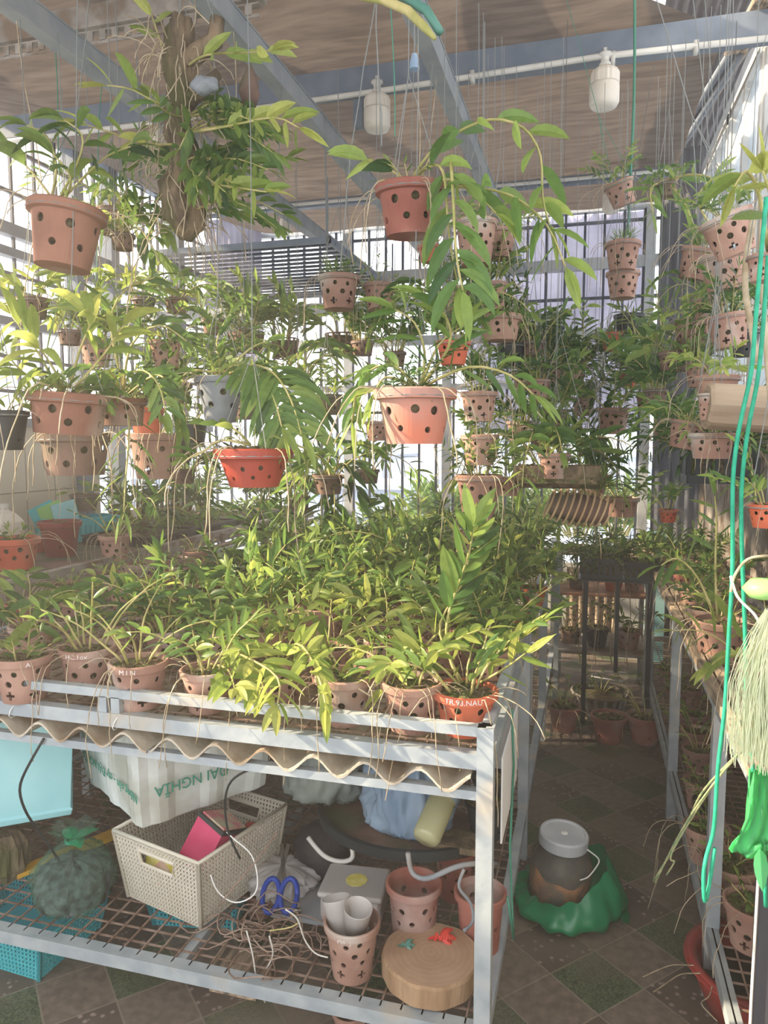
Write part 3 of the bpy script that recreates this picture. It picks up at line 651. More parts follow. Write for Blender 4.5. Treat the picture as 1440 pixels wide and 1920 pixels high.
# left bench
lb, B = bench_frame('seedling_bench', -3.16, -2.2, 1.0, 5.7, .925, 0, 'long weathered bench along the left wall holding seedling trays, jug and buckets', [(-2.2, 1.6), (-2.2, 3.2), (-2.2, 4.8), (-3.16, 1.6), (-3.16, 3.2), (-3.16, 4.8)], m='galv_old', guard=False)
MB().bb(.93, .97, 0, 4.7, .92, .955).build('upper_rail', 'galv_old', lb); MB().bb(.99, 1.02, 0, 4.7, .85, .885).build('outer_rail', 'old_wood', lb)
for k in range(8): MB().bb(.97, .99, .1+.6*k, .13+.6*k, .86, .94).build('rail_spacer', 'galv_old', lb)
MB().bb(.02, .93, .05, 4.65, .92, .93).build('bench_board', 'dark_clay', lb)

# ================================================================ POTS ON THE MAIN TABLE
G1 = 'front row pots on the main table'
def T(u, v, w_, kind, plant, label, grp=G1, **k): return stand(u, v, TZ, w_, kind, plant, label, grp, **k)
p1 = T(43, 1226, 108, 'clay', 'sprout', 'wide pink clay pot, leftmost of the front row, nearly empty with an orange plant stub', ps=.8)
p2 = T(163, 1210, 105, 'clay', 'bare', 'pink clay pot with a dark bent stem, second from the left in the front row', ps=1.1)
p3 = T(260, 1237, 110, 'clay', 'bare', 'pink clay pot lettered in chalk, third from the left in the front row')
p4 = T(388, 1252, 100, 'clay', 'airy', 'slim pink clay pot just right of the guard post, fourth from left in front')
p5 = T(520, 1232, 106, 'clay', 'yellow', 'pink clay pot in the middle of the front row with an orange dead stem', ps=.75)
p6 = T(646, 1263, 114, 'clay', 'sprout', 'nearly empty pink clay pot with a pale curling root, third from right in front', ps=.7)
p7 = T(772, 1275, 116, 'clay', 'yellow', 'sunlit pink clay pot directly left of the orange corner pot', ps=.85)
p8 = T(872, 1290, 124, 'orange', 'airy', 'bright orange pot with chalk writing in the right front corner of the table', ps=1.0)
chalk(p8, 'orange', 'TR.93.NAU', R_(-83)); chalk(p3, 'clay', 'M I N', R_(-78)); chalk(p2, 'clay', 'HC.1ox', R_(-74)); chalk(p1, 'clay', 'A', R_(-40))
# the tall leafy cane of the corner pot and the sprays over the rail
hero(p8, [[(868, 1282, 1.72), (840, 1230, 1.74), (815, 1170, 1.78), (870, 1100, 1.8), (885, 1010, 1.8)], [(880, 1280, 1.7), (930, 1230, 1.7), (975, 1200, 1.72)], [(860, 1285, 1.68), (830, 1250, 1.66), (790, 1225, 1.66)], [(900, 1280, 1.7), (945, 1255, 1.68), (985, 1225, 1.66)]], .115, .03, 34, .08, .6, 'leaf_yellow', seed=3, ldroop=.35)
hero(p8, [[(862, 1282, 1.70), (838, 1225, 1.72), (835, 1160, 1.75), (862, 1090, 1.77), (882, 1030, 1.78), (888, 985, 1.78)]], .135, .042, 42, .35, .5, 'leaf', seed=4, ldroop=.25, spread=.7, names=('tall_cane', 'broad_leaves'))
hero(p4, [[(388, 1245, 1.72), (420, 1215, 1.66), (470, 1235, 1.58), (530, 1270, 1.5), (520, 1320, 1.47)], [(390, 1245, 1.7), (430, 1250, 1.62), (440, 1290, 1.5)]], .095, .027, 34, .25, .7, 'leaf_yellow', seed=5)
hero(p5, [[(520, 1225, 1.8), (560, 1200, 1.7), (585, 1235, 1.58), (605, 1290, 1.5), (612, 1330, 1.46)], [(515, 1228, 1.8), (480, 1260, 1.6), (500, 1300, 1.5)]], .09, .027, 38, .2, .7, 'leaf_yellow', seed=8)
hero(p6, [[(640, 1255, 1.76), (610, 1215, 1.78), (650, 1180, 1.8), (720, 1160, 1.85)]], .085, .026, 30, .3, .7, 'leaf_yellow', seed=9)
hero(p7, [[(770, 1265, 1.74), (740, 1210, 1.72), (700, 1215, 1.68)], [(775, 1265, 1.74), (800, 1200, 1.76), (850, 1170, 1.8)], [(760, 1268, 1.72), (735, 1250, 1.66), (720, 1290, 1.62)]], .09, .024, 36, .15, .65, 'leaf_yellow', seed=11)
hero(p3, [[(300, 1225, 1.74), (350, 1215, 1.7), (400, 1195, 1.68), (450, 1190, 1.66)]], .08, .026, 28, .3, .55, 'leaf', seed=12)
for e_, pts in ((p2, [(150, 1205, 1.72), (138, 1130, 1.74), (150, 1108, 1.76), (165, 1112, 1.78)]), (p3, [(215, 1235, 1.66), (203, 1260, 1.6), (215, 1310, 1.56), (218, 1320, 1.55)]), (p6, [(660, 1255, 1.7), (690, 1240, 1.66), (710, 1262, 1.62), (690, 1300, 1.58)]), (p6, [(640, 1252, 1.7), (670, 1290, 1.6), (695, 1305, 1.58)])):
    M = Matrix.LocRotScale(e_.location, e_.rotation_euler, e_.scale).inverted(); mb = MB(); q = [M @ PY(*p) for p in pts]; f = []
    for i in range(len(q)-1):
        for t in range(4): f.append(q[i].lerp(q[i+1], t/4))
    f.append(q[-1]); mb.tube(f, .0022, 5); mb.build('curling_root', 'root', e_, smooth=True)
G2 = 'pots behind the front row on the main table'
T(310, 1178, 80, 'clay', 'dark', 'small pot wedged behind the chalk lettered pot, with dark green leaves', G2)
T(615, 1212, 84, 'clay', 'yellow', 'pink clay pot with straw coloured roots, behind the nearly empty pot of the front row', G2, ps=.8)
T(713, 1198, 62, 'tall', 'airy', 'small sunlit pot with a cross shaped vent, in the gap behind the front row', G2, ps=.7)
T(590, 1168, 92, 'bowl', 'yellow', 'orange shallow bowl of pointed yellow green leaves in the middle of the table', G2, ps=.8)
T(505, 1178, 74, 'clay', 'bare', 'dusty pink pot left of the orange shallow bowl, with few leaves', G2)
T(455, 1122, 66, 'clay', 'bare', 'pale pot further back on the table with bare soil and a long bare stick', G2)
T(830, 1195, 78, 'clay', 'airy', 'pink pot behind the corner pot, filled with dry roots', G2)
T(925, 1215, 70, 'clay', 'bushy', 'pink pot at the right edge of the table behind the corner pot', G2)
T(965, 1142, 56, 'orange', 'airy', 'small bright orange pot against the right rail, with overhanging leaves', G2, ps=.8)
T(1000, 1100, 52, 'orange', 'bushy', 'round orange pot on the right rail further back than its small neighbour', G2, ps=.9)
T(60, 1170, 84, 'clay', 'wide', 'pot under the broad bright leaves at the left edge of the table', G2)
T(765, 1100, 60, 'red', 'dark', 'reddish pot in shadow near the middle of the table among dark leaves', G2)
T(235, 1165, 76, 'clay', 'yellow', 'pot behind the bent stem pot, with a tuft of yellow green leaves', G2, ps=.9)
T(400, 1180, 76, 'clay', 'bushy', 'pot with dense mid green leaves left of centre, second row', G2)
# remaining field of pots, row by row
random.seed(21); kinds_ = ['clay', 'clay', 'clay', 'red', 'tall', 'clay', 'short']; pls = ['dark', 'bushy', 'dark', 'bushy', 'airy', 'bare', 'bushy', 'droop', 'yellow', 'dark']
ordn = ['nearest the aisle', 'second from aisle', 'third from aisle', 'fourth from aisle', 'fifth from aisle', 'sixth from aisle', 'seventh from aisle', 'eighth from aisle', 'ninth from aisle', 'tenth from aisle']
rown = ['third', 'fourth', 'fifth', 'sixth', 'seventh', 'eighth', 'ninth', 'tenth', 'eleventh', 'twelfth', 'thirteenth']
ptxt = {'sprout': 'with small sprouts', 'dark': 'with dark green leaves', 'bushy': 'with bushy green leaves', 'airy': 'with a few thin leafy canes', 'bare': 'with nearly bare canes', 'droop': 'with long drooping canes', 'yellow': 'with yellow green leaves', 'fine': 'with fine dark foliage', 'grass': 'with grassy leaves'}
ktxt = {'clay': 'pink clay pot', 'red': 'reddish clay pot', 'tall': 'tall pink clay pot', 'short': 'low clay pot'}
FIELD = []
for r in range(11):
    y = 2.22+.245*r; nn = 8 if r < 6 else 7
    for c_ in range(nn):
        x = TX1-.13-c_*.235-.02*(r % 2)+random.uniform(-.02, .02)
        if abs(x+1.58) < .2 and abs(y-3.6) < .25: continue
        kd = random.choice(kinds_); pk = random.choice(pls if c_ < 5 else ['bare', 'sprout', 'sprout'])
        e_ = potted(Vector((x, y+random.uniform(-.03, .03), TZ)), random.uniform(.85, 1.02), kd, pk, '%s %s, %s row back, %s' % (ktxt[kd], ptxt[pk], rown[r], ordn[c_]), 'pots filling the back of the main table', ps=random.uniform(.75, 1.1) if c_ < 4 else random.uniform(.7, .9) if c_ < 5 else random.uniform(.4, .65), roots=r < 5)
# ================================================================ SLATTED BASKETS
def slat_basket(name, c, r, h, n, lab, m1='bark', plant=None, axis=0, ps=1, top=None, bulge=0, group='slatted clay orchid baskets'):
    e = empty(name, c, (0, 0, 0), 1, label=lab, cat='orchid basket', group=group); mb = MB()
    for k in range(n):
        a = 2*math.pi*k/n; q = []
        for j in range(7):
            t = j/6; rr = r*(.75+.25*t)*(1+bulge*math.sin(math.pi*t)); q.append((rr*math.cos(a), rr*math.sin(a), h*t))
        mb.tube(q, r*.075, 6)
    mb.build('slats', m1, e, smooth=True)
    rg = MB()
    for z, rr in ((h, r*1.02), (0, r*.75), (h*.5, r*(.88*(1+bulge)))): rg.tube([(rr*math.cos(a), rr*math.sin(a), z) for a in [2*math.pi*i/24 for i in range(25)]], r*.05, 6)
    rg.build('ring', m1, e, smooth=True)
    MB().lathe([(.001, .01), (r*.68, .01), (r*.8, h*.9), (.001, h*.95)], 20).build('potting_medium', 'moss', e)
    if plant:
        c_, l_, _ = PL[plant][1]; co = link('canes', c_, e, loc=(0, 0, h), scl=ps); link('leaves', l_, co)
    if top:
        w_ = MB(); zt = top-c[2]
        for a in (0, 2.1, 4.2): w_.tube([(r*math.cos(a), r*math.sin(a), h), (0, 0, min(zt-.01, h+.3))], .0015, 4)
        w_.tube([(0, 0, min(zt-.01, h+.3)), (0, 0, zt)], .0015, 4); w_.build('hanging_wire', 'hang_wire', e)
    return e
b1 = slat_basket('slatted_basket', Vector((-1.57, 3.55, TZ)), .105, .12, 18, 'grey slatted basket of dark spiky orchids standing among the table pots', 'galv_old', 'dark', ps=1.25)
hero(b1, [[(520, 1015, 3.55), (500+d*.3, 985, 3.5), (500+d, 960-abs(d)*.1, 3.45)] for d in (-90, -50, -10, 40, 90, 120)], .16, .02, 26, .1, .3, 'leaf_dark', seed=21, ldroop=.5)
# ================================================================ HANGING POTS
h1 = hang(112, 388, 1.75, 142, 'umber', 'airy', 'large weathered clay pot hanging at the upper left, its left side lit by the sun', ps=.5, tilt=(R_(-4), R_(6)))
hero(h1, [[(95, 375, 1.75), (110, 310, 1.74), (90, 250, 1.72), (50, 235, 1.7)], [(100, 375, 1.75), (60, 320, 1.72), (25, 290, 1.7)], [(115, 375, 1.75), (160, 330, 1.75), (200, 290, 1.75), (245, 275, 1.75)], [(110, 375, 1.75), (150, 300, 1.72), (160, 250, 1.72), (120, 225, 1.72)], [(120, 378, 1.75), (140, 330, 1.7), (100, 290, 1.68)]], .13, .036, 22, .3, .45, 'leaf', seed=31, ldroop=1.4)
h2 = hang(770, 350, 1.75, 130, 'red', 'bare', 'dark reddish pot hanging at top centre, a long leafy cane arching from it', tilt=(R_(4), 0), ps=.9)
hero(h2, [[(845, 300, 1.68), (850, 370, 1.62), (852, 440, 1.60), (858, 500, 1.59), (868, 545, 1.59)]], .15, .03, 34, .05, .5, 'leaf', seed=34, ldroop=1.8, flat=RT, names=('hanging_cane', 'hanging_leaves'))
hero(h2, [[(770, 340, 1.75), (800, 290, 1.73), (850, 250, 1.72), (920, 218, 1.7), (985, 235, 1.7), (1018, 290, 1.7), (1015, 370, 1.7), (1030, 420, 1.7)], [(765, 340, 1.75), (820, 300, 1.7), (835, 330, 1.66), (838, 400, 1.64), (845, 470, 1.62), (860, 540, 1.62)], [(780, 345, 1.75), (870, 350, 1.72), (960, 360, 1.7), (1030, 420, 1.7), (1060, 500, 1.7)], [(770, 345, 1.75), (720, 310, 1.73), (690, 300, 1.72)], [(780, 345, 1.75), (850, 330, 1.7), (900, 370, 1.68), (930, 400, 1.68)]], .125, .034, 24, .12, .62, 'leaf', seed=33, ldroop=.9)
h3 = hang(778, 730, 1.7, 156, 'stained', 'fine', 'large orange clay pot with white mineral stains hanging in the centre, clear of other pots', ps=.8)
hero(h3, [[(780, 722, 1.7), (740, 680, 1.7), (690, 690, 1.68), (665, 740, 1.66), (660, 790, 1.66)], [(790, 722, 1.7), (800, 660, 1.7), (780, 600, 1.7), (740, 580, 1.7)], [(800, 722, 1.7), (880, 680, 1.66), (960, 700, 1.64), (1000, 740, 1.64)], [(790, 722, 1.7), (850, 650, 1.66), (840, 590, 1.66), (800, 560, 1.66)], [(770, 722, 1.7), (720, 700, 1.68), (700, 740, 1.66)], [(790, 725, 1.7), (820, 640, 1.7), (870, 610, 1.7)]], .12, .022, 36, .15, .5, 'leaf', seed=35, ldroop=.9)
h5 = hang(412, 707, 1.95, 94, 'cement', 'airy', 'grey cement pot striped by sunlight, hanging above the red bowl', ps=.9)
hero(h5, [[(430, 700, 1.95), (455, 690, 1.85), (485, 700, 1.80), (515, 745, 1.76), (528, 800, 1.74)], [(435, 700, 1.95), (470, 680, 1.87), (515, 695, 1.80), (548, 750, 1.77), (565, 815, 1.75)]], .145, .024, 84, .12, .55, 'leaf', seed=37, ldroop=1.7, spread=1.5, flat=RT)
hero(h5, [[(420, 700, 1.95), (400, 640, 1.95), (430, 590, 1.98)], [(410, 700, 1.95), (350, 690, 1.95), (330, 730, 1.95)], [(420, 700, 1.95), (470, 650, 1.95), (500, 640, 1.98)]], .08, .018, 36, .3, .45, 'leaf', seed=38, names=('cane', 'cane_leaves'))
h4 = hang(476, 841, 1.75, 148, 'bowl', 'bare', 'brick red plastic bowl with small holes hanging just above the table plants', ps=.9)
hero(h4, [[(470, 835, 1.75), (410, 820, 1.74), (380, 850, 1.72), (350, 860, 1.72)], [(490, 835, 1.75), (560, 830, 1.75), (600, 860, 1.75)], [(470, 835, 1.75), (440, 800, 1.74), (380, 790, 1.74)]], .075, .02, 40, .3, .55, 'leaf', seed=39)
h6 = hang(125, 737, 1.7, 146, 'lowumber', 'wide', 'wide clay pot hanging at the left edge under long pointed leaves, above the white jug', ps=.7, tilt=(0, R_(4)))
hero(h6, [[(120, 728, 1.7), (100, 690, 1.68), (80, 660, 1.66), (75, 655, 1.64)], [(130, 728, 1.7), (150, 650, 1.7), (175, 600, 1.7), (160, 590, 1.68)], [(110, 730, 1.7), (60, 640, 1.7), (20, 590, 1.7)], [(140, 728, 1.7), (200, 660, 1.7), (230, 610, 1.7)], [(100, 728, 1.7), (40, 700, 1.66), (10, 660, 1.64)]], .16, .032, 34, .35, .6, 'leaf_yellow', seed=41, ldroop=1.3)
h7 = hang(225, 748, 1.9, 96, 'lowumber', 'droop', 'reddish brown pot hanging right beside the wide clay pot on the left', ps=.9)
hero(h7, [[(225, 742, 1.9), (240, 700, 1.84), (270, 690, 1.8), (300, 720, 1.78), (310, 770, 1.77)], [(225, 742, 1.9), (215, 700, 1.84), (190, 690, 1.8), (188, 730, 1.78)]], .09, .022, 50, .2, .5, 'leaf', seed=44, ldroop=1.4, flat=RT, names=('drooping_cane', 'drooping_leaves'))
hero(h7, [[(230, 740, 1.9), (240, 640, 1.85), (300, 600, 1.85), (350, 640, 1.85)], [(235, 740, 1.9), (200, 600, 1.85), (230, 540, 1.85), (290, 520, 1.85)], [(240, 740, 1.9), (300, 690, 1.85), (330, 740, 1.82), (340, 800, 1.82)], [(235, 745, 1.9), (245, 800, 1.85), (235, 900, 1.82), (232, 960, 1.8)]], .12, .024, 30, .2, .5, 'leaf', seed=43, ldroop=1.0)
hang(275, 765, 2.2, 70, 'orange', 'dark', 'small bright orange pot peeping out between dark leaves, left of the grey striped pot', ps=1.3)
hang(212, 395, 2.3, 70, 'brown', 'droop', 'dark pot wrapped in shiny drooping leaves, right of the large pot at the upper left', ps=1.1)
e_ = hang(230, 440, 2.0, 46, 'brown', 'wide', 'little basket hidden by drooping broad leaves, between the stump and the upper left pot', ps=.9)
hero(e_, [[(230, 435, 2.0), (215, 395, 2.0), (260, 385, 1.98), (300, 420, 1.97)], [(230, 435, 2.0), (190, 400, 1.98), (180, 430, 1.98)], [(235, 435, 2.0), (260, 420, 1.96), (290, 470, 1.95)]], .12, .034, 30, .15, .5, 'leaf', seed=45, ldroop=1.3)
hang(60, 560, 2.0, 60, 'brown', 'yellow', 'pot at the left edge hidden in bright yellow green leaves', ps=1.2)
hang(5, 770, 1.6, 92, 'black', 'yellow', 'dark green plastic pot cut off by the left edge of the photo', ps=.9)
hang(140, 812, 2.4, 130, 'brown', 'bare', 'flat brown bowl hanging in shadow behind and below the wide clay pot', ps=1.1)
hang(180, 640, 2.3, 60, 'clay', 'bushy', 'pot deep in foliage at left, above the reddish brown pot', ps=1.5)
hang(310, 640, 2.4, 60, 'clay', 'droop', 'small pale pot lost in the tangle of canes below the stump', ps=1.3)
hang(330, 720, 2.5, 60, 'brown', 'bushy', 'dark pot in the tangle just left of the grey striped pot', ps=1.4)
hang(294, 812, 2.9, 108, 'clay', 'bare', 'long pink clay pot in the shade, right of the end of the tiled parapet', ps=1.2)
hang(360, 790, 2.9, 60, 'black', 'airy', 'black pot hanging behind and below the grey striped pot', ps=1.2)
hang(455, 625, 3.6, 56, 'short', 'fine', 'far pot in front of the bright back wall, under the hanging wire rack', ps=1.2)
hang(635, 518, 2.55, 78, 'clay', 'grass', 'pink clay pot with strappy leaves hanging alone against the bright back wall', ps=.75)
hang(712, 533, 2.65, 62, 'clay', 'bare', 'pink clay pot with a grey patched bottom, right of the strappy leaved pot', ps=.8)
hang(805, 462, 2.6, 44, 'orange', 'bare', 'small orange pot peeping out behind the big reddish pot at top centre')
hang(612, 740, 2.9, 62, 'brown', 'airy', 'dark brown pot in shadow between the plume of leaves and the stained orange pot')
hang(706, 790, 2.6, 46, 'clay', 'bare', 'tiny sunlit clay pot tucked behind the lower left of the stained orange pot', ps=.8)
hang(850, 640, 2.1, 66, 'orange', 'bushy', 'orange pot buried in leaves just above right of the stained orange pot', ps=1.0)
C = 'columns of hanging clay pots right of centre'
hang(893, 415, 2.3, 80, 'tall', 'airy', 'topmost tall pink pot of the centre column, right below the purlin', C, ps=.8)
hang(936, 432, 2.5, 66, 'clay', 'airy', 'pink pot touching the right side of the topmost tall pot', C, ps=.8)
hang(856, 540, 2.6, 56, 'clay', 'bushy', 'pink pot behind hanging leaves, left side of the centre column', C, ps=1)
hang(922, 532, 2.5, 62, 'clay', 'bushy', 'pink pot with an orange leaf beside it, second level of the centre column', C, ps=1)
hang(938, 592, 2.55, 82, 'short', 'dark', 'broad pink pot in the third level of the centre column', C, ps=1)
hang(960, 645, 2.9, 56, 'black', 'dark', 'dark green pot right under the broad third level pot', C, ps=1)
hang(898, 735, 2.35, 70, 'clay', 'bushy', 'pink pot just right of the large stained orange pot', C, ps=1)
hang(900, 815, 2.4, 72, 'clay', 'airy', 'pink pot hanging below and right of the stained orange pot', C, ps=1)
hang(898, 890, 2.4, 88, 'clay', 'bushy', 'large pink pot at the bottom of the centre column, over the table foliage', C, ps=1)
hang(905, 930, 2.6, 56, 'clay', None, 'empty pink pot stacked under the bottom pot of the centre column', C)
hang(956, 895, 2.7, 60, 'short', 'airy', 'squat pink pot right beside the bottom pot of the centre column', C, ps=.8)
hang(870, 995, 2.7, 40, 'tall', 'bare', 'slim pink pot half sunk in the table foliage', C, ps=.8)
D = 'hanging pots between the centre column and the aisle'
hang(1010, 712, 2.7, 44, 'tall', 'dark', 'upright little pot lit orange by the sun, right of the centre column', D, ps=1)
hang(1040, 770, 2.8, 50, 'clay', 'bushy', 'pinkish pot with pale roots under the sunlit upright pot', D, ps=1.1)
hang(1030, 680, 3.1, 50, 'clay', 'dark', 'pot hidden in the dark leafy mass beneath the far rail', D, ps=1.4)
hang(1075, 690, 3.2, 46, 'clay', 'bushy', 'pot behind curling leaves midway to the right corner', D, ps=1.4)
hang(1150, 765, 3.0, 62, 'clay', 'airy', 'pink pot hanging over the aisle, with thin curved leaves, left of the far post', D, ps=1.1)
hang(1020, 800, 2.7, 60, 'brown', 'grass', 'brown bowl with strappy leaves above the husk trough', D, ps=1.1)
hang(1040, 850, 2.55, 60, 'clay', 'bushy', 'pink pot with a single slot, sitting low on the husk trough', D, ps=1.0)
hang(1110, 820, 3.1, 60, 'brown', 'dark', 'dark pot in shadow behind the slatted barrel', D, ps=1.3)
hang(1115, 890, 2.9, 52, 'red', 'dark', 'reddish pot with black holes right above the slatted barrel', D, ps=.9)
hang(1166, 932, 3.0, 64, 'short', 'airy', 'grey pink pot hanging at the right end of the slatted barrel', D, ps=1)
hang(1180, 700, 3.3, 40, 'orange', 'fine', 'tiny orange pot beside the white plastic tag over the aisle', D, ps=1.2)
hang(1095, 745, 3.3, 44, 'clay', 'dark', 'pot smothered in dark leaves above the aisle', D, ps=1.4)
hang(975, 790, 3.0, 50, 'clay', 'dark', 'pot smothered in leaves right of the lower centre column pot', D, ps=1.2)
hang(985, 700, 3.2, 50, 'clay', 'bushy', 'pot among leaves just left of the sunlit upright pot', D, ps=1.3)
E_ = 'string of pots hanging over the aisle'
hang(1172, 340, 3.0, 56, 'clay', 'airy', 'little tilted pot at the top of the green string over the aisle', E_, tilt=(R_(10), R_(-18)), ps=.9, top=3.3, wm='green_wire')
hang(1168, 455, 2.9, 66, 'clay', 'grass', 'pink pot against the pale netting, second on the string over the aisle', E_, ps=.5)
hang(1168, 510, 2.95, 62, 'clay', None, 'pink pot directly under the second pot on the aisle string', E_)
hang(1180, 590, 3.1, 56, 'black', 'sprout', 'black tapered pot over the aisle against the netting', E_, ps=.7)
hang(1150, 625, 3.1, 48, 'orange', 'sprout', 'glowing orange pot left below the black tapered pot', E_, ps=.6)
Rg = 'clay pots hanging along the right wall'
hang(1385, 400, 1.95, 96, 'clay', 'airy', 'large tilted clay pot high at the right, nearest the green ropes', Rg, tilt=(R_(6), R_(-20)), ps=.8)
hang(1300, 468, 2.5, 70, 'clay', 'bushy', 'clay pot leaning left below the large tilted pot', Rg, tilt=(R_(5), R_(14)), ps=.6)
hang(1362, 478, 2.3, 84, 'clay', 'bare', 'broad clay pot right beside the leaning pot, against the window', Rg, tilt=(0, R_(-6)), ps=.6)
hang(1372, 590, 2.2, 78, 'clay', 'dark', 'clay pot with sunlit lower half under a mop of narrow leaves', Rg, tilt=(0, R_(-8)), ps=.9)
hang(1300, 600, 2.6, 70, 'clay', 'yellow', 'orange tinged clay pot left under the mop of narrow leaves', Rg, ps=.9)
hang(1330, 560, 2.5, 60, 'clay', 'droop', 'pot covered by drooping narrow leaves in the middle of the right cluster', Rg, ps=.8)
hang(1308, 682, 2.5, 44, 'tall', 'bushy', 'small upright pot with a dark base, right wall cluster', Rg, ps=.8)
hang(1345, 705, 2.1, 80, 'clay', 'yellow', 'clay pot with white cross scratches under yellow leaves', Rg, ps=.8)
hang(1334, 738, 1.95, 50, 'tall', None, 'narrow upright clay pot with a cross vent beside the wooden block', Rg)
hang(1280, 790, 2.3, 64, 'clay', 'droop', 'tilted clay pot with a black cross vent below the leafy clump', Rg, tilt=(0, R_(12)), ps=.8)
hang(1335, 812, 2.1, 84, 'short', 'bare', 'low clay pot full of roots under the wooden block', Rg, ps=.6)
hang(1242, 800, 2.8, 34, 'clay', 'bushy', 'small sunlit pot left of the tilted pot with the cross vent', Rg, ps=1.1)
hang(1253, 955, 3.0, 36, 'orange', 'airy', 'tiny orange pot by the corrugated metal at the far end of the right bench', Rg, ps=.9)
hang(1437, 945, 1.5, 66, 'orange', 'airy', 'orange pot cut off by the right edge of the photo, behind the green ropes', Rg, ps=.8)
hang(1265, 660, 2.6, 60, 'brown', 'wide', 'dark basket under a broad rounded leaf, left of the right cluster', Rg, ps=1.1)
e_ = hang(1250, 345, 2.7, 40, 'brown', 'wide', 'small basket with broad leafy sprays near the top of the far right corner', Rg, ps=.6)
hero(e_, [[(1250, 340, 2.7), (1290, 325, 2.6), (1330, 330, 2.55), (1360, 350, 2.5)], [(1250, 340, 2.7), (1280, 370, 2.6), (1300, 420, 2.55)], [(1245, 340, 2.7), (1215, 350, 2.65), (1225, 400, 2.6)], [(1330, 420, 2.4), (1300, 370, 2.4), (1340, 330, 2.4)]], .10, .02, 46, .1, .5, 'leaf', seed=51)
hang(1395, 620, 2.4, 60, 'black', 'dark', 'black pot behind the sunlit clay pot of the right cluster', Rg, ps=.8)
e_ = hang(1432, 480, 1.5, 60, 'clay', None, 'clay pot at the right edge under bright yellow green arching leaves', Rg)
hero(e_, [[(1440, 470, 1.5), (1425, 360, 1.45), (1400, 310, 1.4), (1378, 350, 1.4)], [(1440, 470, 1.5), (1450, 380, 1.4), (1430, 320, 1.38)]], .09, .03, 26, .3, .7, 'leaf_yellow', seed=52)
# bottle-green slatted baskets
sb = empty('slatted_barrel_basket', PY(1085, 952, 2.75), (0, R_(8), R_(8)), label='striped slatted barrel basket hanging on its side over the aisle entrance', cat='orchid basket', group='slatted clay orchid baskets')
mb = MB()
for k in range(10):
    x = -.105+.0233*k; r_ = .066*math.sqrt(max(.1, 1-(x/.16)**2)); mb.tube([(x+.012*math.cos(a_), r_*math.sin(a_), r_*math.cos(a_)) for a_ in [i*math.pi/12 for i in range(25)]], .0042, 6)
mb.build('hoops', 'pale_slat', sb, smooth=True)
mb = MB(); vs = [(x, .052*math.sqrt(1-(x/.15)**2)*math.sin(a_), .052*math.sqrt(1-(x/.15)**2)*math.cos(a_)) for x in [-.1+.025*i for i in range(9)] for a_ in [j*math.pi/10 for j in range(20)]]
mb.add(vs, [(i*20+j, i*20+(j+1) % 20, (i+1)*20+(j+1) % 20, (i+1)*20+j) for i in range(8) for j in range(20)]+[tuple(range(20))[::-1], tuple(range(160, 180))]); mb.build('packing', 'dark_clay', sb)
c_, l_, _ = PL['grass'][0]; co = link('canes', c_, sb, loc=(.03, 0, .05), scl=.7); link('leaves', l_, co)
w_ = MB()
for x in (-.08, .08): w_.tube([(x, 0, .055), (0, 0, .4), (0, 0, 2.79-sb.location.z)], .0015, 4)
w_.build('hanging_wire', 'hang_wire', sb)
for k, (u, v, y, r_, lb_) in enumerate([(470, 660, 3.6, .07, 'dark slatted basket on the left of three hung before the bright back wall'), (535, 672, 3.7, .07, 'dark slatted basket in the middle of three hung before the bright back wall'), (640, 665, 3.6, .08, 'dark slatted basket on the right of three hung before the bright back wall')]):
    slat_basket('slatted_basket', PY(u, v, y), r_, .1, 14, lb_, 'dark_clay', 'bushy' if k < 2 else 'airy', ps=1.2, top=2.79)
# hanging trough of husk and crate
tr = empty('husk_trough', PY(1045, 905, 2.6), label='dark brown half log trough hanging right of the centre column, above the slatted barrel', cat='planter')
mb = MB(); n = 14; vs = []
for i in range(n+1):
    a = math.pi+math.pi*i/n
    for rr in (.1, .088):
        for y in (-.14, .14): vs.append((y, rr*math.cos(a)*.8, rr*math.sin(a)*.8+.06))
mb.add(vs, [(4*i, 4*i+1, 4*i+5, 4*i+4) for i in range(n)]+[(4*i+2, 4*i+6, 4*i+7, 4*i+3) for i in range(n)]+[(4*i, 4*i+4, 4*i+6, 4*i+2) for i in range(n)]+[(4*i+1, 4*i+3, 4*i+7, 4*i+5) for i in range(n)])
mb.build('trough_shell', 'bark', tr); MB().bb(-.13, .13, -.07, .07, .0, .055).build('husk_fill', 'moss', tr)
c_, l_, _ = PL['droop'][2]; co = link('canes', c_, tr, loc=(-.04, 0, .05)); link('leaves', l_, co)
w_ = MB()
for x in (-.13, .13): w_.tube([(x, 0, .05), (0, 0, .5), (0, 0, 1.5)], .0015, 4)
w_.build('hanging_wire', 'hang_wire', tr)
wb = empty('hanging_log', PY(1395, 765, 1.95), (0, R_(4), R_(6)), label='pale grey cut log block hanging beside the narrow clay pot at right', cat='log')
MB().lathe([(.001, -.052), (.05, -.055), (.055, -.05), (.055, .05), (.05, .055), (.001, .052)], 24, fn=lambda a, i, r, z: (r*(1+.05*math.sin(a*7)), z*1.0)).build('log_body', 'driftwood', wb, smooth=False).rotation_euler = (0, R_(90), 0)
wb.scale = (1.6, 1, 1); w_ = MB().tube([(0, 0, .05), (0, 0, 1.05)], .0015, 4); w_.build('hanging_wire', 'hang_wire', wb)
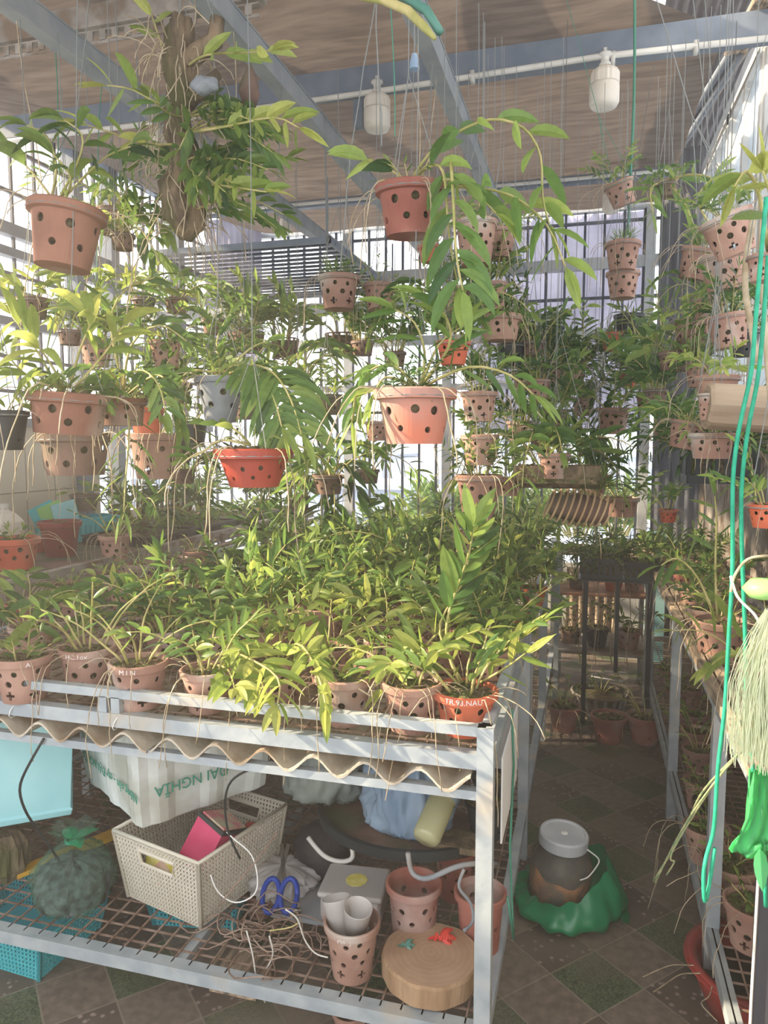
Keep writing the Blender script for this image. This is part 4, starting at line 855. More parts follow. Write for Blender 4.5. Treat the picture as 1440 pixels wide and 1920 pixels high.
def crate(name, c, d, lab, m='black_plastic', slots=7, rz=0, plant=None, cat='crate', top=None, group=None):
    e = empty(name, c, (0, 0, rz), label=lab, cat=cat, group=group); X, Y, H = d; mb = MB(); t = .006
    mb.bb(-X/2, X/2, -Y/2, Y/2, 0, t)
    for sy in (-1, 1):
        mb.bb(-X/2, X/2, sy*Y/2-t/2, sy*Y/2+t/2, H*.75, H); mb.bb(-X/2, X/2, sy*Y/2-t/2, sy*Y/2+t/2, 0, H*.25)
        for k in range(slots+1): x = -X/2+X*k/slots; mb.bb(x-X/slots*.3, x+X/slots*.3, sy*Y/2-t/2, sy*Y/2+t/2, H*.25, H*.75)
    ns = max(3, int(slots*Y/X))
    for sx in (-1, 1):
        mb.bb(sx*X/2-t/2, sx*X/2+t/2, -Y/2, Y/2, H*.75, H); mb.bb(sx*X/2-t/2, sx*X/2+t/2, -Y/2, Y/2, 0, H*.25)
        for k in range(ns+1): y = -Y/2+Y*k/ns; mb.bb(sx*X/2-t/2, sx*X/2+t/2, y-Y/ns*.3, y+Y/ns*.3, H*.25, H*.75)
    mb.build('crate_body', m, e)
    rm = MB(); r_ = .012
    rm.bb(-X/2-r_, X/2+r_, -Y/2-r_, -Y/2+t, H-.004, H+.006); rm.bb(-X/2-r_, X/2+r_, Y/2-t, Y/2+r_, H-.004, H+.006); rm.bb(-X/2-r_, -X/2+t, -Y/2, Y/2, H-.004, H+.006); rm.bb(X/2-t, X/2+r_, -Y/2, Y/2, H-.004, H+.006); rm.build('rim', m, e)
    if plant:
        MB().bb(-X/2+.01, X/2-.01, -Y/2+.01, Y/2-.01, .01, H*.8).build('potting_medium', 'moss', e)
        for k in range(3):
            c_, l_, _ = PL[plant][k]; co = link('canes', c_, e, loc=(-X*.3+X*.3*k, 0, H*.8)); link('leaves', l_, co)
    if top:
        w_ = MB()
        for x in (-X/2, X/2): w_.tube([(x, 0, H), (0, 0, H+.3), (0, 0, top-c[2])], .0015, 4)
        w_.build('hanging_wire', 'hang_wire', e)
    return e
crate('black_crate', PY(1345, 905, 2.6), (.2, .16, .11), 'dark slotted plastic crate hanging under the roots pot, right wall', plant='fine', top=2.79)
# tree stump with epiphytes ------------------------------------
ts = empty('hanging_tree_stump', PY(345, 450, 1.95), label='long rough tree stump hanging vertically at upper left, overgrown with leafy orchids', cat='tree stump')
top_ = PY(352, 35, 1.95)-ts.location; rnd = random.Random(9)
mb = MB(); pts = [Vector((.012*math.sin(k*1.3), .01*math.cos(k), top_.z*k/16)) for k in range(17)]
mb.tube(pts, [.015, .04, .056, .05, .042, .036, .04, .034, .032, .034, .038, .042, .046, .042, .038, .034, .026], 24)
for v_ in range(len(mb.v)): p = Vector(mb.v[v_]); a = math.atan2(p.y, p.x); f = 1+.16*math.sin(a*5+p.z*14)+.12*math.sin(p.z*60+a*3)+.12*math.sin(a*11+p.z*5); mb.v[v_] = (p.x*f, p.y*f, p.z)
mb.tube([(0, 0, top_.z*.78), (.05, 0, top_.z*.84), (.10, .02, top_.z*.9), (.11, .02, top_.z*1.0)], [.03, .028, .025, .02], 10)
mb.tube([(0, 0, top_.z*.62), (.06, -.02, top_.z*.64), (.12, 0, top_.z*.74)], [.028, .022, .014], 10)
mb.build('stump', 'bark', ts, smooth=True)
rt_ = MB()
for k in range(150):
    a = rnd.uniform(0, 6.28); z = rnd.uniform(.02, .95)*top_.z; p = Vector((.05*math.cos(a), .05*math.sin(a), z)); rt_.tube(canepath(p, (math.cos(a)*.5, math.sin(a)*.5, rnd.uniform(-1, .6)), rnd.uniform(.06, .2), rnd.uniform(1, 4), 8, .35, rnd), .0016, 4)
rt_.build('aerial_roots', 'root', ts, smooth=True)
w_ = MB().tube([(0, 0, top_.z*.95), (.01, 0, 2.79-ts.location.z)], .003, 6); w_.tube([(.1, .02, top_.z), (.06, 0, 2.79-ts.location.z)], .003, 6); w_.build('hanging_wire', 'hang_wire', ts)
cn = []
for k in range(30):
    v0 = rnd.choice([250, 300, 330, 360, 220, 400]); sd = rnd.choice([1, 1, 1, -1, 0]); l_ = rnd.uniform(60, 190)*(1 if sd >= 0 else .5); u0 = 350
    y1 = 1.95+rnd.uniform(-.18, .15)
    if sd == 0: cn.append([(u0, v0, 1.93), (u0+rnd.uniform(-30, 60), v0-20, 1.84), (u0+rnd.uniform(-40, 90), v0+30, 1.78)])
    else: cn.append([(u0, v0, 1.95), (u0+sd*l_*.5, v0-rnd.uniform(5, 50), (1.95+y1)/2), (u0+sd*l_, v0+rnd.uniform(-50, 40), y1)])
hero(ts, cn, .085, .021, 44, .25, .5, 'leaf', seed=61, names=('canes', 'leaves'), r=.003)
hero(ts, [[(340, 270, 1.95), (270, 272, 1.9), (215, 250, 1.85), (165, 235, 1.82)], [(345, 190, 1.95), (300, 200, 1.9), (250, 165, 1.86), (200, 160, 1.84)], [(340, 130, 1.95), (315, 120, 1.93), (295, 60, 1.92), (285, 30, 1.92)], [(350, 250, 1.9), (440, 235, 1.8), (520, 215, 1.75), (560, 240, 1.75)], [(350, 340, 1.9), (430, 350, 1.8), (500, 360, 1.78)], [(345, 130, 1.95), (380, 100, 1.9), (450, 100, 1.88), (510, 95, 1.88)]], .11, .032, 24, .25, .72, 'leaf_yellow', seed=62)
cl = empty('stone_on_stump', PY(385, 160, 1.85), label='pale greenish stone lump wedged against the upper right of the tree stump', cat='stone')
bm = bmesh.new(); bmesh.ops.create_icosphere(bm, subdivisions=3, radius=.028)
for v_ in bm.verts: v_.co *= 1+.12*math.sin(v_.co.x*170)*math.cos(v_.co.z*140)
me = bpy.data.meshes.new('stone'); bm.to_mesh(me); bm.free(); me.materials.append(MT['netting'] if False else MT['grey_cement']); o_ = link('lump', me, cl); o_.scale = (1.4, 1, .8)
# coconut husk mounts at right of the stump
hk = tag(MB().lathe([(.001, -.05), (.03, -.045), (.05, 0), (.042, .03), (.02, .075), (.001, .1)], 16, fn=lambda a, i, r, z: (r*(1+.12*math.sin(a*5+i)), z)).build('coconut_husk', 'dark_clay', loc=PY(468, 175, 2.0), smooth=True), 'brown peeling husk mount hanging right of the tree stump under the purlin', 'husk'); hk.scale = (.6, .5, .75); hk.rotation_euler = (.5, .3, 0)
# wire rack hung from the purlins
wr = empty('hanging_wire_rack', (-2.33, 3.6, 2.5), label='flat steel wire rack hanging by rods at centre left before the bright wall', cat='rack')
mb = MB().bb(0, 1.05, 0, .02, 0, .03); mb.bb(0, 1.05, 1.3, 1.32, 0, .03); mb.bb(0, .02, 0, 1.3, 0, .03); mb.bb(1.03, 1.05, 0, 1.3, 0, .03); mb.build('rack_frame', 'steel_blue', wr)
mb = MB()
for k in range(15): mb.bb(.0, 1.05, .08+.085*k, .095+.085*k, .008, .02)
mb.build('rack_bars', 'steel_dark', wr)
for x in (.02, 1.03):
    for y in (.02, 1.3): MB().tube([(x, y, .02), (x, y, .32)], .006, 6).build('hanging_rod', 'steel_blue', wr)
# mid rails across the room behind the pots
tag(MB().bb(-3.2, -.6, 4.6, 4.64, 2.33, 2.40).build('cross_rail', 'zinc_pale'), 'pale horizontal rail crossing the room behind the hanging wire rack', 'rail')
# loose hanging wires and dry roots everywhere
random.seed(77)
for k in range(26):
    x = random.choice((-1.71, -1.13, -.55)); y = random.uniform(1.7, 4.5); l_ = random.uniform(.3, 1.0); p = Vector((x+random.uniform(-.03, .03), y, 2.79)); mb = MB()
    mb.tube(canepath(p, (random.uniform(-.1, .1), random.uniform(-.1, .1), -1), l_, .2, 8, .08), .0018, 4)
    tag(mb.build('loose_wire', random.choice(('hang_wire', 'green_wire', 'root'))), 'thin loose wire dangling from a roof purlin between the hanging pots', 'wire', 'loose wires dangling from the purlins')
# ================================================================ UNDER THE TABLE
def lattice_box(name, c, d, rz, m, lab, cell=.0125, taper=.86, cat='basket', handle=True, group=None):
    X, Y, H = d; e = empty(name, c, (0, 0, rz), label=lab, cat=cat, group=group); mb = MB()
    def P(s, t, z):   # side s, along t in -1..1
        k = taper+(1-taper)*z/H
        return [Vector((t*X/2*k, -Y/2*k, z)), Vector((X/2*k, t*Y/2*k, z)), Vector((-t*X/2*k, Y/2*k, z)), Vector((-X/2*k, -t*Y/2*k, z))][s]
    for s in range(4):
        L_ = X if s % 2 == 0 else Y; n = int(L_/cell); nz = int(H/cell)
        hd = handle and s % 2 == 0
        def skip(t, z): return hd and abs(t) < .42 and H*.66 < z < H*.84
        g = (s % 2 == 0) and Vector((0, 1, 0)) or Vector((1, 0, 0)); th = .0012
        for i in range(n+1):
            t = -1+2*i/n; wd = .0032
            for (z0, z1) in (((0, H*.66), (H*.84, H)) if (hd and abs(t) < .42) else ((0, H),)):
                a = P(s, t, z0); b = P(s, t, z1); ax = P(s, 1, 0)-P(s, -1, 0); ax.normalize(); o = ax*wd
                mb.add([a-o, a+o, b+o, b-o], [(0, 1, 2, 3)])
        for j in range(nz+1):
            z = H*j/nz; wd = .0028
            for (t0, t1) in (((-1, -.42), (.42, 1)) if (hd and H*.66 < z < H*.84) else ((-1, 1),)):
                a = P(s, t0, max(0, z-wd)); b = P(s, t1, max(0, z-wd)); c1 = P(s, t1, min(H, z+wd)); d1 = P(s, t0, min(H, z+wd)); mb.add([a, b, c1, d1], [(0, 1, 2, 3)])
        for sg in (-1, 1):
            mb.tube([P(s, sg, 0), P(s, sg, H)], .006, 6)
    k = taper; mb.bb(-X/2*k, X/2*k, -Y/2*k, Y/2*k, 0, .004)
    o = mb.build('basket_body', m, e); so_ = o.modifiers.new('s', 'SOLIDIFY'); so_.thickness = .0025
    r = MB().tube([P(0, -1, H), P(0, 1, H), P(1, 1, H), P(2, 1, H), P(0, -1, H)], .006, 8); r.build('rim', m, e, smooth=True)
    if handle:
        for s in (0, 2):
            r = MB().tube([P(s, -.43, H*.84), P(s, .43, H*.84), P(s, .38, H*.65), P(s, -.38, H*.65), P(s, -.43, H*.84)], .0045, 6); r.build('handle_frame', m, e)
    return e
wbz = Vector((-1.075, 1.87, LZ+.004))
bk = lattice_box('lattice_basket', wbz, (.33, .37, .205), R_(-15), 'ivory', 'ivory lattice plastic basket with a cut out handle on the lower shelf')
def inb(x, y, z): return wbz+Vector((x*math.cos(R_(-15))-y*math.sin(R_(-15)), x*math.sin(R_(-15))+y*math.cos(R_(-15)), z))
mg = empty('pink_container', inb(.05, -.06, .10), (R_(-22), R_(18), R_(-20)), label='magenta and cream hinged plastic container sticking out of the ivory basket', cat='container')
MB().bb(-.05, .05, -.055, .055, 0, .13).build('box_body', 'magenta', mg); MB().bb(-.054, .054, -.06, .058, .131, .142).build('lid', 'black_plastic', mg); MB().bb(-.045, .045, -.05, .05, .142, .147).build('lid_label', 'label_mix', mg)
MB().lathe([(.001, 0), (.012, 0)], 20).build('round_sticker', 'white', mg, loc=(.0505, 0, .09)).rotation_euler = (0, R_(90), 0)
rj = tag(MB().lathe([(.001, 0), (.035, .003), (.04, .03), (.036, .06), (.001, .065)], 20).build('wrapped_jar', 'label_mix', loc=inb(-.02, -.10, .09), smooth=True), 'red wrapped jar lying in the ivory basket in front of the magenta container', 'jar'); rj.rotation_euler = (R_(70), 0, R_(10))
tag(MB().bb(-.06, .06, -.006, .006, 0, .05).build('yellow_packet', 'yellow', loc=inb(-.02, -.14, .11)), 'yellow packet visible through the front handle of the ivory basket', 'packet').rotation_euler = (0, R_(4), R_(-15))
tag(MB().bb(-.07, .07, -.05, .05, 0, .07).build('dark_bundle', 'black_cloth', loc=inb(.02, .09, .02)), 'dark bundle lying at the back of the ivory basket', 'bundle')
tag(MB().bb(-.015, .015, -.01, .01, 0, .06).build('red_packet', 'ribbon', loc=inb(.08, .12, .09)), 'small red packet at the back of the ivory basket', 'packet')
# foam box upside down with printed text
def foam_box(c, X, Y, H, rz, lab, text=True):
    e = empty('foam_box', c, (0, 0, rz), label=lab, cat='foam box', group='styrofoam boxes under the table'); mb = MB(); n = 16; k = 0
    # tapering to the bottom, ribs along each side
    prof = []
    def outline(kk):
        pts = []
        for s in range(4):
            L_ = X if s % 2 == 0 else Y
            for i in range(n):
                t = -1+2*i/n; rib = .007 if (i % 6) in (2, 3) else 0
                if i == 0: rib = 0
                a = (t*X/2*kk, -Y/2*kk-rib) if s == 0 else (X/2*kk+rib, t*Y/2*kk) if s == 1 else (-t*X/2*kk, Y/2*kk+rib) if s == 2 else (-X/2*kk-rib, -t*Y/2*kk)
                pts.append(a)
        return pts
    rings = [(0, .90), (.006, .93), (.05, .95), (.05, .958), (H*.72, .985), (H*.72+.002, 1.0), (H, 1.0)]
    vs = []; nn = 4*n
    for z, kk in rings: vs += [(x, y, z) for x, y in outline(kk)]
    for z, kk in ((H, .88), (.02, .85)): vs += [(x, y, z) for x, y in outline(kk)]
    rr = len(rings)+2; fs = [(i*nn+j, i*nn+(j+1) % nn, (i+1)*nn+(j+1) % nn, (i+1)*nn+j) for i in range(rr-1) for j in range(nn)]
    fs += [tuple(range(nn))[::-1], tuple(range((rr-1)*nn, rr*nn))]; mb.add(vs, fs); mb.build('box_body', 'foam', e)
    if text:
        for tx, sz, M in (('Nông sản - cty ĐẠI NGHĨA', .036, (0, 1)), ('cty ĐẠI NGHĨA', .044, (1, 1))):
            cu = bpy.data.curves.new('t', 'FONT'); cu.body = tx; cu.size = sz; cu.align_x = 'CENTER'; cu.extrude = .0006
            me = ev(link('t', cu)); me.materials.clear(); me.materials.append(MT['green_ink'])
            o = link('printed_text', me, e); z = .11 if M[0] == 0 else .12
            if M[0] == 0: o.matrix_basis = Matrix.Translation((.02, -Y/2-.0035, z)) @ Matrix.Rotation(R_(90), 4, 'X') @ Matrix.Rotation(R_(180), 4, 'Z')
            else: o.matrix_basis = Matrix.Translation((X/2+.0035, -Y*.05, z)) @ Matrix.Rotation(R_(90), 4, 'Z') @ Matrix.Rotation(R_(90), 4, 'X') @ Matrix.Rotation(R_(180), 4, 'Z')
    return e
foam_box(Vector((-1.245, 2.0, .425)), .46, .43, .30, R_(-33), 'white ribbed foam box with upside down green lettering, leaning over the ivory basket')
cb_ = empty('pale_cyan_box', Vector((-1.685, 1.79, .40)), (0, 0, R_(38)), label='pale cyan plastic box at the lower left, a dark cable hanging across it', cat='box')
mb = MB(); vs = []
for z, kk in ((0, .9), (.02, .93), (.022, .90), (.33, 1.0), (.33, .92), (.02, .85)): vs += [(sx*.19*kk, sy*.17*kk, z) for sx, sy in ((-1, -1), (1, -1), (1, 1), (-1, 1))]
mb.add(vs, [(i*4+j, i*4+(j+1) % 4, (i+1)*4+(j+1) % 4, (i+1)*4+j) for i in range(5) for j in range(4)]+[(3, 2, 1, 0), (20, 21, 22, 23)]); o_ = mb.build('box_body', 'cyan_box', cb_); bv = o_.modifiers.new('b', 'BEVEL'); bv.width = .008; bv.segments = 2
tag(MB().tube(smooth([PY(82, 1385, 1.53), PY(50, 1440, 1.53), PY(32, 1480, 1.54), PY(50, 1530, 1.56), PY(80, 1565, 1.6), Vector((-1.40, 1.72, LZ+.012)), Vector((-1.28, 1.85, LZ+.01))]), .0035, 8).build('black_cable', 'black_plastic', smooth=True), 'black cable hanging over the pale cyan box down to the shelf', 'cable')
tag(MB().tube(smooth([PY(510, 1440, 1.62), PY(470, 1440, 1.62), PY(430, 1462, 1.62), PY(420, 1500, 1.64), PY(425, 1560, 1.66), PY(450, 1610, 1.68)]), .003, 8).build('black_cable', 'black_plastic', smooth=True), 'black cable looping from the foam box over the rim of the ivory basket', 'cable')
# plastic bags
def bag(name, c, r, h, m, lab, seed=1, neck=.75, sx=1, sy=1, cat='plastic bag', fill=None, tie=None, group=None):
    e = empty(name, c, label=lab, cat=cat, group=group); rnd = random.Random(seed); ph = [rnd.uniform(0, 6.28) for _ in range(8)]; mb = MB(); N_ = 72
    dens_ = lambda P: [(P[i][0]+(P[i+1][0]-P[i][0])*q/4, P[i][1]+(P[i+1][1]-P[i][1])*q/4) for i in range(len(P)-1) for q in range(4)]+[P[-1]]
    prof = [(.001, .004), (.6, .0), (.86, .04), (1.0, .2), (1.0, .38), (.88, .55), (.62, .68), (.32, .77), (.14, .82), (.10, .84), (.16, .87), (.36, .94), (.5, .985), (.55, 1.0)] if neck else [(.001, .004), (.7, 0), (.95, .08), (1.0, .3), (.95, .6), (.75, .85), (.5, .97), (.001, 1.0)]
    def fn(a, i, q, z):
        t = z; wr = .05*math.sin(a*9+ph[0]+z*4)+.045*math.sin(a*17+ph[1])+.03*math.sin(a*29+ph[2]-z*7); rg = noise.ridged_multi_fractal(Vector((math.cos(a)*2.2+ph[6], math.sin(a)*2.2, t*3.2+ph[7])), .9, 2.1, 4, 1.0, 2.0); k = 1+wr*(.35+1.7*max(0, t-.3))+.07*math.sin(a*2+ph[3])+.05*math.sin(a*3+z*7+ph[4])+.17*(rg-1.2)
        return (q*r*k, z*h*(1+.03*math.sin(a*5+ph[5])))
    mb.lathe(dens_(prof), 110, fn=fn); mb.v = [(x*sx, y*sy, z) for x, y, z in mb.v]
    o = mb.build('bag_film', m, e, smooth=True)
    if fill: MB().lathe([(.001, .01), (r*.6, .008), (r*.84, h*.06), (r*.92, h*.3), (r*.85, h*.44), (r*.5, h*.54), (.001, h*.57)], 30, fn=lambda a, i, q, z: (q*(1+.06*math.sin(a*7+i)), z+.006*math.sin(a*11+i*2) if z > h*.2 else z)).build('contents', fill, e)
    if tie: MB().lathe([(r*.15, h*.81), (r*.18, h*.825), (r*.18, h*.845), (r*.14, h*.86)], 16).build('tie', tie, e, smooth=True)
    return e
bg_ = bag('tied_plastic_bag', PZ(140, 1690, LZ)+Vector((0, .0, .004)), .115, .215, 'bag_clear_green', 'clear greenish plastic bag of charcoal, tied on top, left of the ivory basket', seed=3, fill='charcoal', tie='rope')
for a, t_ in ((-.6, .05), (.9, .05), (2.4, .045)):
    mb = MB(); leaf(mb, (0, 0, .18), (math.cos(a), math.sin(a), .9), (-math.sin(a), math.cos(a), 0), t_*1.7, .045, 1.6); mb.build('bag_handle', 'bag_green', bg_)
tag(MB().lathe([(.001, 0), (.05, 0), (.065, .03), (.062, .09), (.04, .125), (.001, .13)], 26, fn=lambda a, i, q, z: (q*(1+.09*math.sin(a*8+i)), z)).build('mossy_ball', 'bark', loc=PZ(8, 1640, LZ)), 'round mossy wooden ball cut by the left edge, below the pale cyan box', 'moss ball').scale = (1.1,)*3
tag(MB().beam((-1.66, 1.75, LZ+.01), (-1.50, 2.06, LZ+.01), .014, .014).build('yellow_stick', 'kumquat'), 'yellow stick lying on the shelf beneath the pale cyan box', 'stick', 'yellow sticks under the pale cyan box')
tag(MB().beam((-1.63, 1.74, LZ+.01), (-1.47, 2.04, LZ+.01), .014, .014).build('yellow_stick', 'kumquat'), 'yellow stick lying on the shelf beneath the pale cyan box', 'stick', 'yellow sticks under the pale cyan box')
bag('plastic_bundle', Vector((-1.42, 2.18, LZ)), .07, .12, 'black_plastic', 'dark crumpled bundle on the shelf between cyan box and ivory basket', seed=6, neck=0, cat='bundle')
lattice_box('floor_basket', Vector((-1.62, 1.74, .0)), (.42, .28, .13), R_(-4), 'cyan_plastic', 'turquoise lattice basket on the floor at the lower left, under the shelf', cell=.014, handle=False)
lattice_box('floor_basket', Vector((-1.16, 2.02, .0)), (.30, .22, .12), R_(8), 'cyan_plastic', 'turquoise lattice basket on the floor seen through the shelf beneath the ivory basket', cell=.014)
potted(Vector((-.98, 2.05, 0)), .7, 'clay', None, 'small pink pot on the floor seen through the shelf right behind the turquoise basket', 'empty clay pots under the table')
# trays with blue bags
tr_ = empty('curved_tray_shelf', Vector((-.49, 2.10, .385)), label='dark curved tray shelf raised above the lower shelf, holding the plastic bags and bottle', cat='tray'); mb = MB(); n = 40; vs = []
for i in range(n+1):
    a = math.pi*1.08+(math.pi*.84)*i/n; vs += [(.29*math.cos(a)*1.0, .28*math.sin(a), 0), (.29*math.cos(a), .28*math.sin(a), .028), (.275*math.cos(a), .265*math.sin(a), .028), (.275*math.cos(a), .265*math.sin(a), 0)]
mb.add(vs, [(4*i+j, 4*i+(j+1) % 4, 4*i+4+(j+1) % 4, 4*i+4+j) for i in range(n) for j in range(4)]); mb.build('tray_rim', 'black_plastic', tr_)
mb = MB(); cvs = [(0, .12, .002)]+[(.275*math.cos(a), .265*math.sin(a), .002) for a in [math.pi*1.08+math.pi*.84*i/n for i in range(n+1)]]; mb.add(cvs+[(x, y, .009) for x, y, z in cvs], [(0, i+1, i+2) for i in range(n)]+[(n+2, n+2+i+2, n+2+i+1) for i in range(n)]); mb.build('tray_plate', 'dark_clay', tr_)
for x, y in ((-.22, -.1), (.22, -.1), (.0, .05)): MB().bb(x-.01, x+.01, y-.01, y+.01, -.195, 0).build('tray_leg', 'black_plastic', tr_)
bag('blue_plastic_bag', Vector((-.47, 1.98, .398)), .135, .27, 'bag_blue', 'crumpled pale blue plastic bag on the dark tray shelf, left of the bottle', seed=11, neck=0, sy=.8)
bag('grey_plastic_bag', Vector((-.76, 2.12, .398)), .15, .28, 'bag_grey', 'large grey green plastic bag on the dark tray shelf, right of the ivory basket', seed=14, neck=0, sy=.85)
bt = empty('plastic_bottle', PY(797, 1575, 1.76), (R_(-55), R_(22), 0), 1.18, label='plastic bottle of yellowish liquid lying tilted on the dark tray shelf', cat='bottle')
MB().lathe([(.001, -.002), (.026, 0), (.031, .008), (.031, .09), (.029, .095), (.031, .10), (.031, .125), (.022, .15), (.013, .165), (.013, .178)], 28).build('bottle_body', 'bottle', bt, smooth=True)
MB().lathe([(.0315, .10), (.0318, .145-.02)], 28).build('bottle_label', 'bag_blue', bt); MB().lathe([(.015, .17), (.015, .185), (.001, .186)], 16).build('bottle_cap', 'bag_blue', bt)
potted(Vector((-.255, 2.0, .40)), .82, 'black', None, 'black pot lying among bark behind the front right leg of the table', 'black pots on the tray shelf')
potted(Vector((-.26, 2.16, .40)), .8, 'black', None, 'second black pot further back on the dark tray shelf, behind the table leg', 'black pots on the tray shelf')
bx = tag(MB().bb(-.07, .07, -.05, .05, 0, .018).build('bark_heap', 'bark', loc=(-.31, 1.93, .396)), 'dry bark pieces spread on the dark tray shelf beneath the bottle', 'bark', kind='stuff')
# perforated pots
potted(Vector((-.415, 1.79, LZ)), .98, 'deep', None, 'deep reddish pot full of holes standing under the bottle, behind the wood slice', 'deep perforated pots on the lower shelf', med=False)
potted(Vector((-.245, 1.82, LZ)), .9, 'deep', None, 'deep pink pot with a cable around it, hidden behind the front right table leg', 'deep perforated pots on the lower shelf', med=False)
potted(Vector((-.345, 2.02, LZ)), .85, 'deep', None, 'deep pot in the dark behind the two front perforated pots', 'deep perforated pots on the lower shelf', med=False)
tag(MB().tube(smooth([PY(765, 1600, 1.7), PY(770, 1640, 1.72), PY(800, 1652, 1.7), PY(850, 1625, 1.68), PY(890, 1618, 1.68), PY(930, 1620, 1.8)]), .0065, 8).build('grey_cable', 'grey_cement', smooth=True), 'thick grey cable looped over the deep perforated pots', 'cable')
tag(MB().tube(smooth([PY(870, 1630, 1.66), PY(855, 1665, 1.66), PY(885, 1690, 1.66), PY(890, 1730, 1.66), PY(870, 1745, 1.62)]), .004, 8).build('grey_cable', 'grey_cement', smooth=True), 'thin grey cable curling down beside the front right table leg', 'cable')
# food container
fc = empty('food_container', Vector((-.60, 1.86, LZ+.005)), (0, 0, R_(5)), label='flat translucent food box with a round yellow label, behind the pink pot with cups', cat='container')
o_ = MB().bb(-.085, .085, -.07, .07, 0, .075).build('box_body', 'clear_plastic', fc); b_ = o_.modifiers.new('b', 'BEVEL'); b_.width = .018; b_.segments = 3
o_ = MB().bb(-.09, .09, -.075, .075, .0755, .092).build('lid', 'clear_plastic', fc); b_ = o_.modifiers.new('b', 'BEVEL'); b_.width = .008; b_.segments = 3
MB().lathe([(.001, .0935), (.03, .0935), (.03, .0925)], 28).build('round_label', 'yellow', fc, loc=(.005, 0, 0)); MB().bb(-.078, .078, -.063, .063, .004, .04).build('contents', 'label_mix', fc)
# pot with cups
pc = potted(Vector((-.535, 1.635, LZ+.002)), .93, 'tall', None, 'pink clay pot holding two plastic cups, at the front of the lower shelf', 'empty clay pots under the table', med=False)
chalk(pc, 'tall', 'OE  J', R_(-88))
for k, (dx, rx, ry) in enumerate(((-.014, R_(-12), R_(-14)), (.012, R_(10), R_(10)))):
    cp = MB().lathe([(.001, 0), (.022, 0), (.031, .085), (.0315, .087), (.0295, .087), (.0205, .003), (.001, .003)], 28).build('plastic_cup', 'clear_plastic', loc=Vector((-.545+dx, 1.63+.012*k, LZ+.085)), smooth=True); cp.rotation_euler = (rx, ry, 0); cp.scale = (1.15,)*3
    tag(cp, ['frosted plastic cup leaning left in the pink clay pot', 'frosted plastic cup leaning right in the pink clay pot, behind the other cup'][k], 'cup', 'cups in the pink pot')
# wood slice
ws = empty('wood_slice', Vector((-.345, 1.675, LZ+.002)), (0, 0, .4), 1.05, label='thick round wood slice with bark, at the front right corner of the lower shelf', cat='wood slice')
def wf(a, i, q, z): return (q*(1+.02*math.sin(a*3)+.012*math.sin(a*11)), z)
MB().lathe([(.001, 0), (.105, 0), (.113, .006), (.114, .052), (.110, .058)], 64, fn=wf).build('bark_ring', 'log_bark', ws)
def ring_mat():
    m = bpy.data.materials.new('end_grain'); m.use_nodes = True; N = m.node_tree.nodes; L = m.node_tree.links; b = N['Principled BSDF']; b.inputs['Roughness'].default_value = .8
    tc = N.new('ShaderNodeTexCoord'); wv = N.new('ShaderNodeTexWave'); wv.wave_type = 'RINGS'; wv.rings_direction = 'Z'; wv.inputs['Scale'].default_value = 22; wv.inputs['Distortion'].default_value = 3.5; wv.inputs['Detail'].default_value = 3; L.new(tc.outputs['Object'], wv.inputs['Vector'])
    ns = N.new('ShaderNodeTexNoise'); ns.inputs['Scale'].default_value = 16; L.new(tc.outputs['Object'], ns.inputs['Vector'])
    r = N.new('ShaderNodeValToRGB'); r.color_ramp.elements[0].color = srgb((146, 114, 90)); r.color_ramp.elements[1].color = srgb((184, 154, 126)); mx = N.new('ShaderNodeMixRGB'); mx.inputs[0].default_value = .86; L.new(wv.outputs[0], mx.inputs[1]); L.new(ns.outputs[0], mx.inputs[2]); L.new(mx.outputs[0], r.inputs[0]); L.new(r.outputs[0], b.inputs['Base Color']); return m
MB().lathe([(.110, .0575), (.06, .059), (.001, .059)], 64, fn=wf).build('end_grain', ring_mat(), ws)
def ribbon(name, m, c, lab, sc_=1):
    e = empty(name, c, (0, 0, .3), sc_, label=lab, cat='ribbon'); mb = MB()
    for (a, l_, z_) in ((.2, .05, .6), (2.9, .035, .7), (-.5, .055, .1), (.7, .05, 1.2)):
        leaf(mb, (0, 0, .006), (math.cos(a), math.sin(a), z_), (-math.sin(a), math.cos(a), .5), l_, .016, 2.2, fold=.6)
    for k in range(3): mb.tube([(-.012+.012*k, -.004, .004), (-.008+.012*k, .006, .014), (0+.01*k, 0, .004)], .004, 6)
    mb.build('ribbon_band', m, e)
ribbon('red_ribbon', 'ribbon', Vector((-.33, 1.72, LZ+.064)), 'knotted coral red ribbon lying on the wood slice', 1.15)
ribbon('teal_ribbon', 'ribbon_teal', Vector((-.41, 1.675, LZ+.064)), 'small teal ribbon scrap on the left rim of the wood slice', .7)
# scissors, bag, hose, wires
sx_ = empty('blue_scissors', Vector((-.80, 1.80, LZ+.055)), (R_(38), 0, R_(15)), label='blue handled pruning scissors lying among the tangled wires', cat='scissors')
for k, s_ in enumerate((-1, 1)):
    MB().tube([(s_*.025+.026*math.cos(a)*(.9), .045*math.sin(a), 0) for a in [i*.3307 for i in range(20)]], .0075, 8).build('handle_loop', 'blue_plastic', sx_, smooth=True)
mb = MB()
for s_ in (-1, 1): mb.beam((s_*.008, .04, 0), (-s_*.01, .14, .0), .012, .004)
mb.build('blades', 'chrome', sx_)
tag(MB().tube([PZ(535, 1706, LZ+.03), PZ(565, 1708, LZ+.03)], .008, 12).build('metal_tube', 'chrome', smooth=True), 'short shiny metal tube beneath the blue scissors', 'tube')
bb_ = empty('black_tool_bag', Vector((-.755, 2.02, LZ)), (0, 0, R_(10)), label='dark cloth tool bag with a pale strap, behind the blue scissors', cat='bag')
